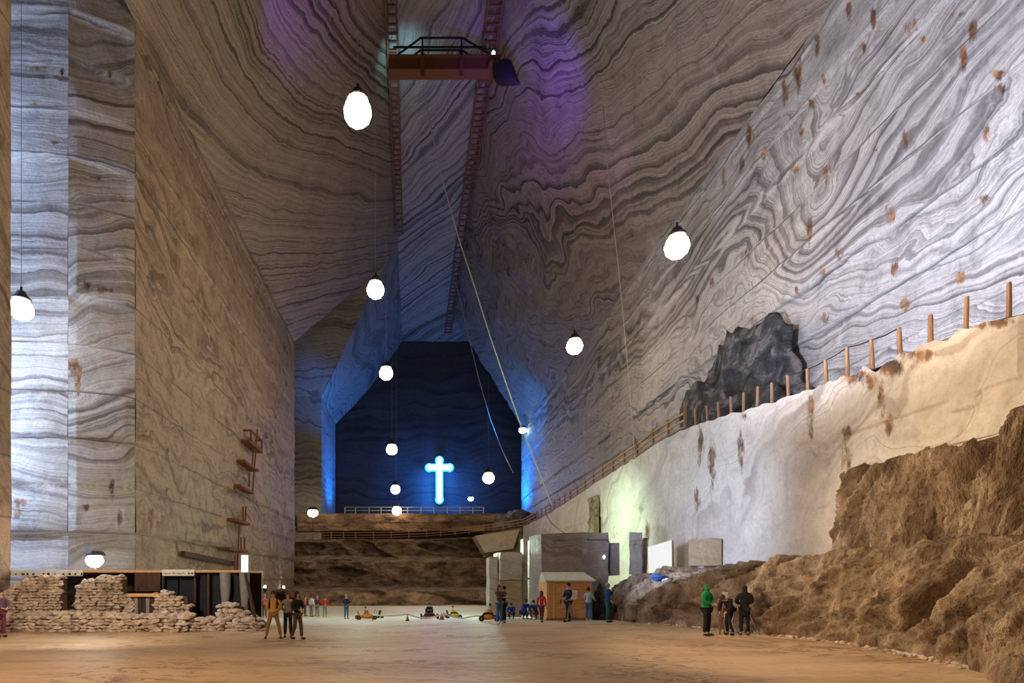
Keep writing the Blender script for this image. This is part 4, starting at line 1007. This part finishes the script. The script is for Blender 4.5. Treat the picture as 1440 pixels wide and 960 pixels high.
def person(px, py, height, rz, label, top, legs, hair='hair_dark', pose=None, shoe='shoe_dark', long_hair=False, hood=False, coat=False, bulk=1.0, at=None, group=None, stripes=False, backpack=None, skirt=False):
    x, y, z = at if at else at_floor(px, py)
    t = empty('person', (x, y, z), label, 'person', group, rz); s = height/1.76; t.scale = (s, s, s)
    J = {k: Vector(v) for k, v in BASE.items()}
    for k, v in (pose or {}).items(): J[k] = Vector(v)
    def inter(a, b, f): return J[a].lerp(J[b], f)
    j = {n: (J[n], rad(n)) for n in J}; E = list(BE)
    # nose, hands with five fingers
    fd = Vector((0, -1, 0))
    up = (J['crown']-J['neck']).normalized(); fw = (fd-up*fd.dot(up)).normalized()
    j['nose'] = (inter('jaw', 'skull', .55)+fw*.098, .014); E.append(('skull', 'nose'))
    for S, sg in (('L', 1), ('R', -1)):
        w = J['wr'+S]; d = (w-J['el'+S]).normalized(); side = Vector((0, -1, 0)); side = (side-d*side.dot(d)).normalized(); cr = d.cross(side).normalized()
        palm = w+d*.075; j['palm'+S] = (palm, (.034, .022)); E.append(('wr'+S, 'palm'+S))
        for i, (o_, L) in enumerate(((.030, .075), (.010, .088), (-.010, .082), (-.030, .064))):
            k1 = palm+d*.028+side*o_; k2 = k1+d*L*.5+cr*(-.008*sg); k3 = k2+d*L*.42+cr*(-.024*sg)
            j['f%d%sa' % (i, S)] = (k2, .0095); j['f%d%sb' % (i, S)] = (k3, .008); E += [('palm'+S, 'f%d%sa' % (i, S)), ('f%d%sa' % (i, S), 'f%d%sb' % (i, S))]
        th = w+d*.045+side*.04; j['t%s' % S] = (th+d*.035, .010); E.append(('palm'+S, 't%s' % S))
    body = skin_mesh('body', j, E, 'pelvis', 'skin', t, 1)
    # top
    gb = .020*bulk; jt = {}
    for n in ('waist', 'chest', 'collar', 'shL', 'elL', 'shR', 'elR'):
        r = rad(n); r = r if isinstance(r, tuple) else (r, r); jt[n] = (J[n], (r[0]+gb, r[1]+gb))
    hem = J['waist'].lerp(J['pelvis'], .9 if not coat else 1.0); jt['hem'] = (hem, (.155*1.0+gb*.6, .115+gb*.6))
    Et = [('hem', 'waist'), ('waist', 'chest'), ('chest', 'collar'), ('collar', 'shL'), ('shL', 'elL'), ('collar', 'shR'), ('shR', 'elR')]
    for S in 'LR': jt['cf'+S] = (inter('el'+S, 'wr'+S, .95), .038+gb*.5); Et.append(('el'+S, 'cf'+S))
    jt['cuff'] = (inter('collar', 'neck', .5), (.07, .065)); Et.append(('collar', 'cuff'))
    if coat:
        kn = (J['knL']+J['knR'])/2; jt['tail'] = (J['pelvis'].lerp(kn, .75), (.20, .15)); Et.append(('hem', 'tail'))
    if hood:
        jt['hood'] = (J['skull']+Vector((0, .01, 0)), (.118, .125)); jt['hood2'] = (J['crown']+Vector((0, .01, .03)), .075); Et += [('cuff', 'hood'), ('hood', 'hood2')]
    skin_mesh('coat' if coat else 'jacket', jt, Et, 'waist', top, t, 1)
    # trousers
    jl = {'pelvis': (J['pelvis'], (.150, .115))}; El = []
    for S in 'LR':
        jl['hip'+S] = (J['hip'+S], .098); jl['kn'+S] = (J['kn'+S], .074); jl['an'+S] = (J['an'+S].lerp(J['kn'+S], .04), .060); El += [('pelvis', 'hip'+S), ('hip'+S, 'kn'+S), ('kn'+S, 'an'+S)]
    skin_mesh('trousers', jl, El, 'pelvis', legs, t, 1)
    if stripes:
        for S, sg in (('L', 1), ('R', -1)):
            o_ = Vector((sg*.078, -.02, 0)); q = [J['hip'+S]+o_*1.15, J['kn'+S]+o_*.95, J['an'+S]+o_*.75]
            mb = MB().tube(q, .010, 5); mesh_obj('stripe', mb.v, mb.f, 'c_white', t, True)
    for S in 'LR':
        a = J['an'+S]; b = J['to'+S]; mb = MB().ball((a+b)/2+Vector((0, -.01, -.015)), (.052, .13, .048), 2); 
        d = b-a; mesh_obj('shoe', mb.v, mb.f, shoe, t, True)
    # hair follows the skull
    if not hood:
        c_ = J['skull']; mb = MB(); mb.ball(c_-fw*.022+up*.028, (.098, .103, .100), 3, .06, px)
        if long_hair: mb.ball(c_-fw*.055-up*.10, (.095, .060, .16), 3, .08, px); mb.ball(c_-up*.06+Vector((.075, 0, 0)), (.03, .05, .12), 2, .05, px); mb.ball(c_-up*.06-Vector((.075, 0, 0)), (.03, .05, .12), 2, .05, px)
        mesh_obj('hair', mb.v, mb.f, hair, t, True)
    rt = fw.cross(up).normalized()
    for sg in (1, -1):
        mb = MB().ball(inter('jaw', 'skull', .85)+fw*.080+rt*sg*.03, .010, 1); e_ = mesh_obj('eye', mb.v, mb.f, 'eye', t, True)
        mb = MB().ball(inter('jaw', 'skull', .6)+rt*sg*.082, (.010, .02, .03), 2); mesh_obj('ear', mb.v, mb.f, 'skin', t, True)
    mb = MB().ball(inter('jaw', 'skull', .12)+fw*.064, (.022, .008, .006), 1); mesh_obj('mouth', mb.v, mb.f, 'c_wine', t, True)
    if backpack:
        mb = MB()
        for sg in (1, -1): mb.tube([J['shL' if sg > 0 else 'shR']*.8+J['collar']*.2+Vector((0, -.02, .06)), J['chest']+Vector((sg*.14, -.11, .02)), J['waist']+Vector((sg*.15, -.04, .02))], .028, 6)
        mesh_obj('strap', mb.v, mb.f, backpack, t, True)
    return t
# handy poses
behind = dict(elL=(.27, .10, 1.17), wrL=(.10, .16, .98), elR=(-.27, .10, 1.17), wrR=(-.10, .16, .98))
front_hands = dict(elL=(.25, -.03, 1.16), wrL=(.10, -.20, 1.10), elR=(-.25, -.03, 1.16), wrR=(-.08, -.21, 1.08))
crossed = dict(elL=(.24, -.06, 1.17), wrL=(-.02, -.20, 1.18), elR=(-.24, -.06, 1.17), wrR=(.04, -.22, 1.14))
wide = dict(hipL=(.09, 0, .90), knL=(.19, -.02, .50), anL=(.26, .02, .09), toL=(.29, -.12, .04), hipR=(-.09, 0, .90), knR=(-.19, -.02, .50), anR=(-.26, .02, .09), toR=(-.29, -.12, .04))
stride = dict(knL=(.09, -.10, .52), anL=(.09, -.14, .09), toL=(.09, -.29, .04), knR=(-.09, .02, .50), anR=(-.09, .20, .10), toR=(-.09, .06, .04))
squat = dict(pelvis=(0, .12, .42), waist=(0, .08, .56), chest=(0, -.05, .74), collar=(0, -.12, .85), neck=(0, -.15, .91), jaw=(0, -.18, .97), skull=(0, -.19, 1.05), crown=(0, -.18, 1.11),
             shL=(.17, -.12, .83), elL=(.24, -.24, .62), wrL=(.14, -.40, .50), shR=(-.17, -.12, .83), elR=(-.24, -.24, .62), wrR=(-.14, -.40, .50),
             hipL=(.09, .10, .40), knL=(.18, -.26, .50), anL=(.14, -.05, .09), toL=(.16, -.20, .04), hipR=(-.09, .10, .40), knR=(-.18, -.26, .50), anR=(-.14, -.05, .09), toR=(-.16, -.20, .04))
sit = dict(squat, **dict(pelvis=(0, .05, .36), waist=(0, .07, .50), chest=(0, .05, .70), collar=(0, .02, .83), neck=(0, 0, .90), jaw=(0, -.02, .97), skull=(0, -.01, 1.05), crown=(0, 0, 1.11), shL=(.17, .02, .81), shR=(-.17, .02, .81), elL=(.22, -.10, .60), wrL=(.12, -.32, .62), elR=(-.22, -.10, .60), wrR=(-.12, -.32, .62),
           knL=(.13, -.38, .46), anL=(.12, -.62, .20), toL=(.12, -.70, .28), knR=(-.13, -.38, .46), anR=(-.12, -.62, .20), toR=(-.12, -.70, .28)))
bend = dict(waist=(0, -.02, 1.08), chest=(0, -.16, 1.22), collar=(0, -.26, 1.29), neck=(0, -.32, 1.32), jaw=(0, -.38, 1.33), skull=(0, -.44, 1.37), crown=(0, -.49, 1.40), shL=(.17, -.25, 1.27), shR=(-.17, -.25, 1.27), elL=(.22, -.30, 1.0), wrL=(.12, -.42, .84), elR=(-.22, -.30, 1.0), wrR=(-.12, -.42, .84), knL=(.09, -.14, .52), knR=(-.09, -.10, .50))
phone = dict(elL=(.28, -.05, 1.20), wrL=(.13, -.14, 1.42), elR=(-.26, -.02, 1.16), wrR=(-.20, -.16, 1.0))

person(384.5, 898, 1.66, .1, 'person in a yellow top with black straps and tan trousers, standing legs apart', 'c_yellow', 'c_tan', 'hair_dark', dict(wide, **behind), 'shoe_dark', backpack='c_black')
person(405, 896, 1.62, .15, 'person with curly brown hair, grey pullover and dark trousers, middle of the standing trio', 'c_grey', 'c_black', 'hair_brown', dict(behind), 'shoe_dark', long_hair=True, bulk=1.2)
person(418, 899, 1.66, .9, 'person in black jacket and dark trousers at the right of the standing trio', 'c_black', 'c_brown', 'hair_dark', dict(stride, **front_hands), 'shoe_dark', long_hair=True, bulk=1.3)
person(372, 868, 1.70, PI, 'person in a pink and white top seen behind the yellow top', 'c_pink', 'c_brown', 'hair_grey', None)
person(438, 867, 1.65, 2.6, 'person in a white shirt standing far back near the rock face', 'c_white', 'c_grey', 'hair_dark', None)
person(429, 866, 1.62, 2.0, 'person in a pale pink top beside the white shirt', 'c_pink', 'c_brown', 'hair_brown', None)
person(446, 866.5, 1.60, 3.0, 'person in wine red close to the right of the white shirt', 'c_wine', 'c_grey', 'hair_grey', None)
person(457, 867, 1.60, 3.3, 'person in a red top, far right of the distant group', 'c_red', 'c_grey', 'hair_brown', None, bulk=1.4)
person(487, 870, 1.62, 2.8, 'person in a dark jacket and teal trousers standing by the orange kart', 'c_navy', 'c_teal', 'hair_grey', front_hands, bulk=1.2)
person(702, 877, 1.66, .5, 'woman with long dark hair, brown jacket and jeans hugging a companion', 'c_brown', 'c_jeans', 'hair_brown', dict(elL=(.27, -.12, 1.22), wrL=(.16, -.30, 1.24), elR=(-.20, -.18, 1.18), wrR=(-.02, -.34, 1.2)), 'shoe_white', long_hair=True)
person(708.5, 876, 1.62, -2.2, 'person in black jacket and black trousers held by the long-haired woman', 'c_black', 'c_black', 'hair_dark', dict(elL=(.27, -.10, 1.20), wrL=(.18, -.30, 1.2), elR=(-.22, -.14, 1.16), wrR=(-.10, -.30, 1.16)))
person(720, 867, 1.45, -.5, 'child in a royal blue jacket squatting on the floor, nearer the couple', 'c_royal', 'c_navy', 'hair_dark', squat, bulk=2.0, at=(X_(720, 33.2), 33.2, floorz(5, 33.2)))
person(740, 868, 1.75, .6, 'person in a blue jacket squatting with back bent, bigger of the two in blue', 'c_royal', 'c_navy', 'hair_dark', squat, bulk=2.2, at=(X_(737, 33.0), 33.0, floorz(5, 33.0)))
person(752, 866, 1.60, -.7, 'person in dark navy crouching next to the bigger blue jacket', 'c_navy', 'c_wine', 'hair_dark', squat, bulk=1.8, at=(X_(752, 30.9), 30.9, floorz(6, 30.9)))
person(761.5, 875, 1.42, 2.5, 'girl with long dark hair and a red top left of the hut', 'c_red', 'c_wine', 'hair_brown', stride, long_hair=True)
person(799, 874.5, 1.78, -1.2, 'man in a black tracksuit with white stripes before the hut', 'c_black', 'c_black', 'hair_dark', dict(front_hands, **stride), stripes=True)
person(827.5, 873, 1.62, 2.3, 'person in a pale blue jacket and jeans facing the hut', 'c_pale', 'c_jeans', 'hair_dark', dict(elR=(-.24, -.08, 1.2), wrR=(-.18, -.28, 1.12), elL=(.25, -.06, 1.16), wrL=(.12, -.25, 1.1)), 'shoe_white', bulk=1.4)
person(855, 875, 1.76, 1.0, 'person in a wide blue jacket holding something to the ear, right of the hut', 'c_blue', 'c_teal', 'hair_grey', phone, bulk=2.4)
person(994, 894, 1.72, .6, 'person in a hooded green coat and dark trousers near the rock', 'c_green', 'c_black', 'hair_dark', dict(front_hands), hood=True, bulk=1.9)
person(1027, 893, 1.62, -1.1, 'person in dark clothes with white trouser stripes bending forward by the notice stand', 'c_black', 'c_black', 'hair_brown', bend, stripes=True, bulk=1.6)
person(1047, 893.5, 1.70, 2.9, 'person in a long black coat with hood, back turned, beside the bent person', 'c_black', 'c_black', 'hair_dark', dict(front_hands), hood=True, coat=True, bulk=2.0)
person(1, 896, 1.70, 1.2, 'person in purple at the very left edge in front of the rubble wall', 'c_purple', 'c_wine', 'hair_dark', dict(front_hands), bulk=1.8)
xq = X_(94, 23.1)
person(94, 862, 1.66, -.6, 'person in a pale jacket with grey hair standing in the notch of the stone wall', 'c_pale', 'c_black', 'hair_grey', front_hands, at=(xq, 24.0, -.2), bulk=1.4)
def on_kart(px, py): x, y, z = at_floor(px, py); return (x, y, z+.08)
person(636, 868, 1.20, PI/2, 'child in a yellow vest sitting on the yellow kart', 'kart_yellow', 'c_black', 'hair_brown', sit, at=on_kart(637, 869))
person(603, 869, 1.45, 0, 'child in black sitting in the large black and red kart', 'c_black', 'c_black', 'hair_dark', sit, at=on_kart(604, 870), bulk=2.0)
person(689, 872, 1.15, -PI/2, 'child in an orange top with dark hair on the kart by the couple', 'kart_orange', 'c_black', 'hair_dark', sit, at=on_kart(689, 873))
person(512, 870, 1.1, PI/2+.25, 'small child in orange sitting in the orange kart', 'c_pink', 'kart_orange', 'hair_brown', sit, at=on_kart(514, 871))
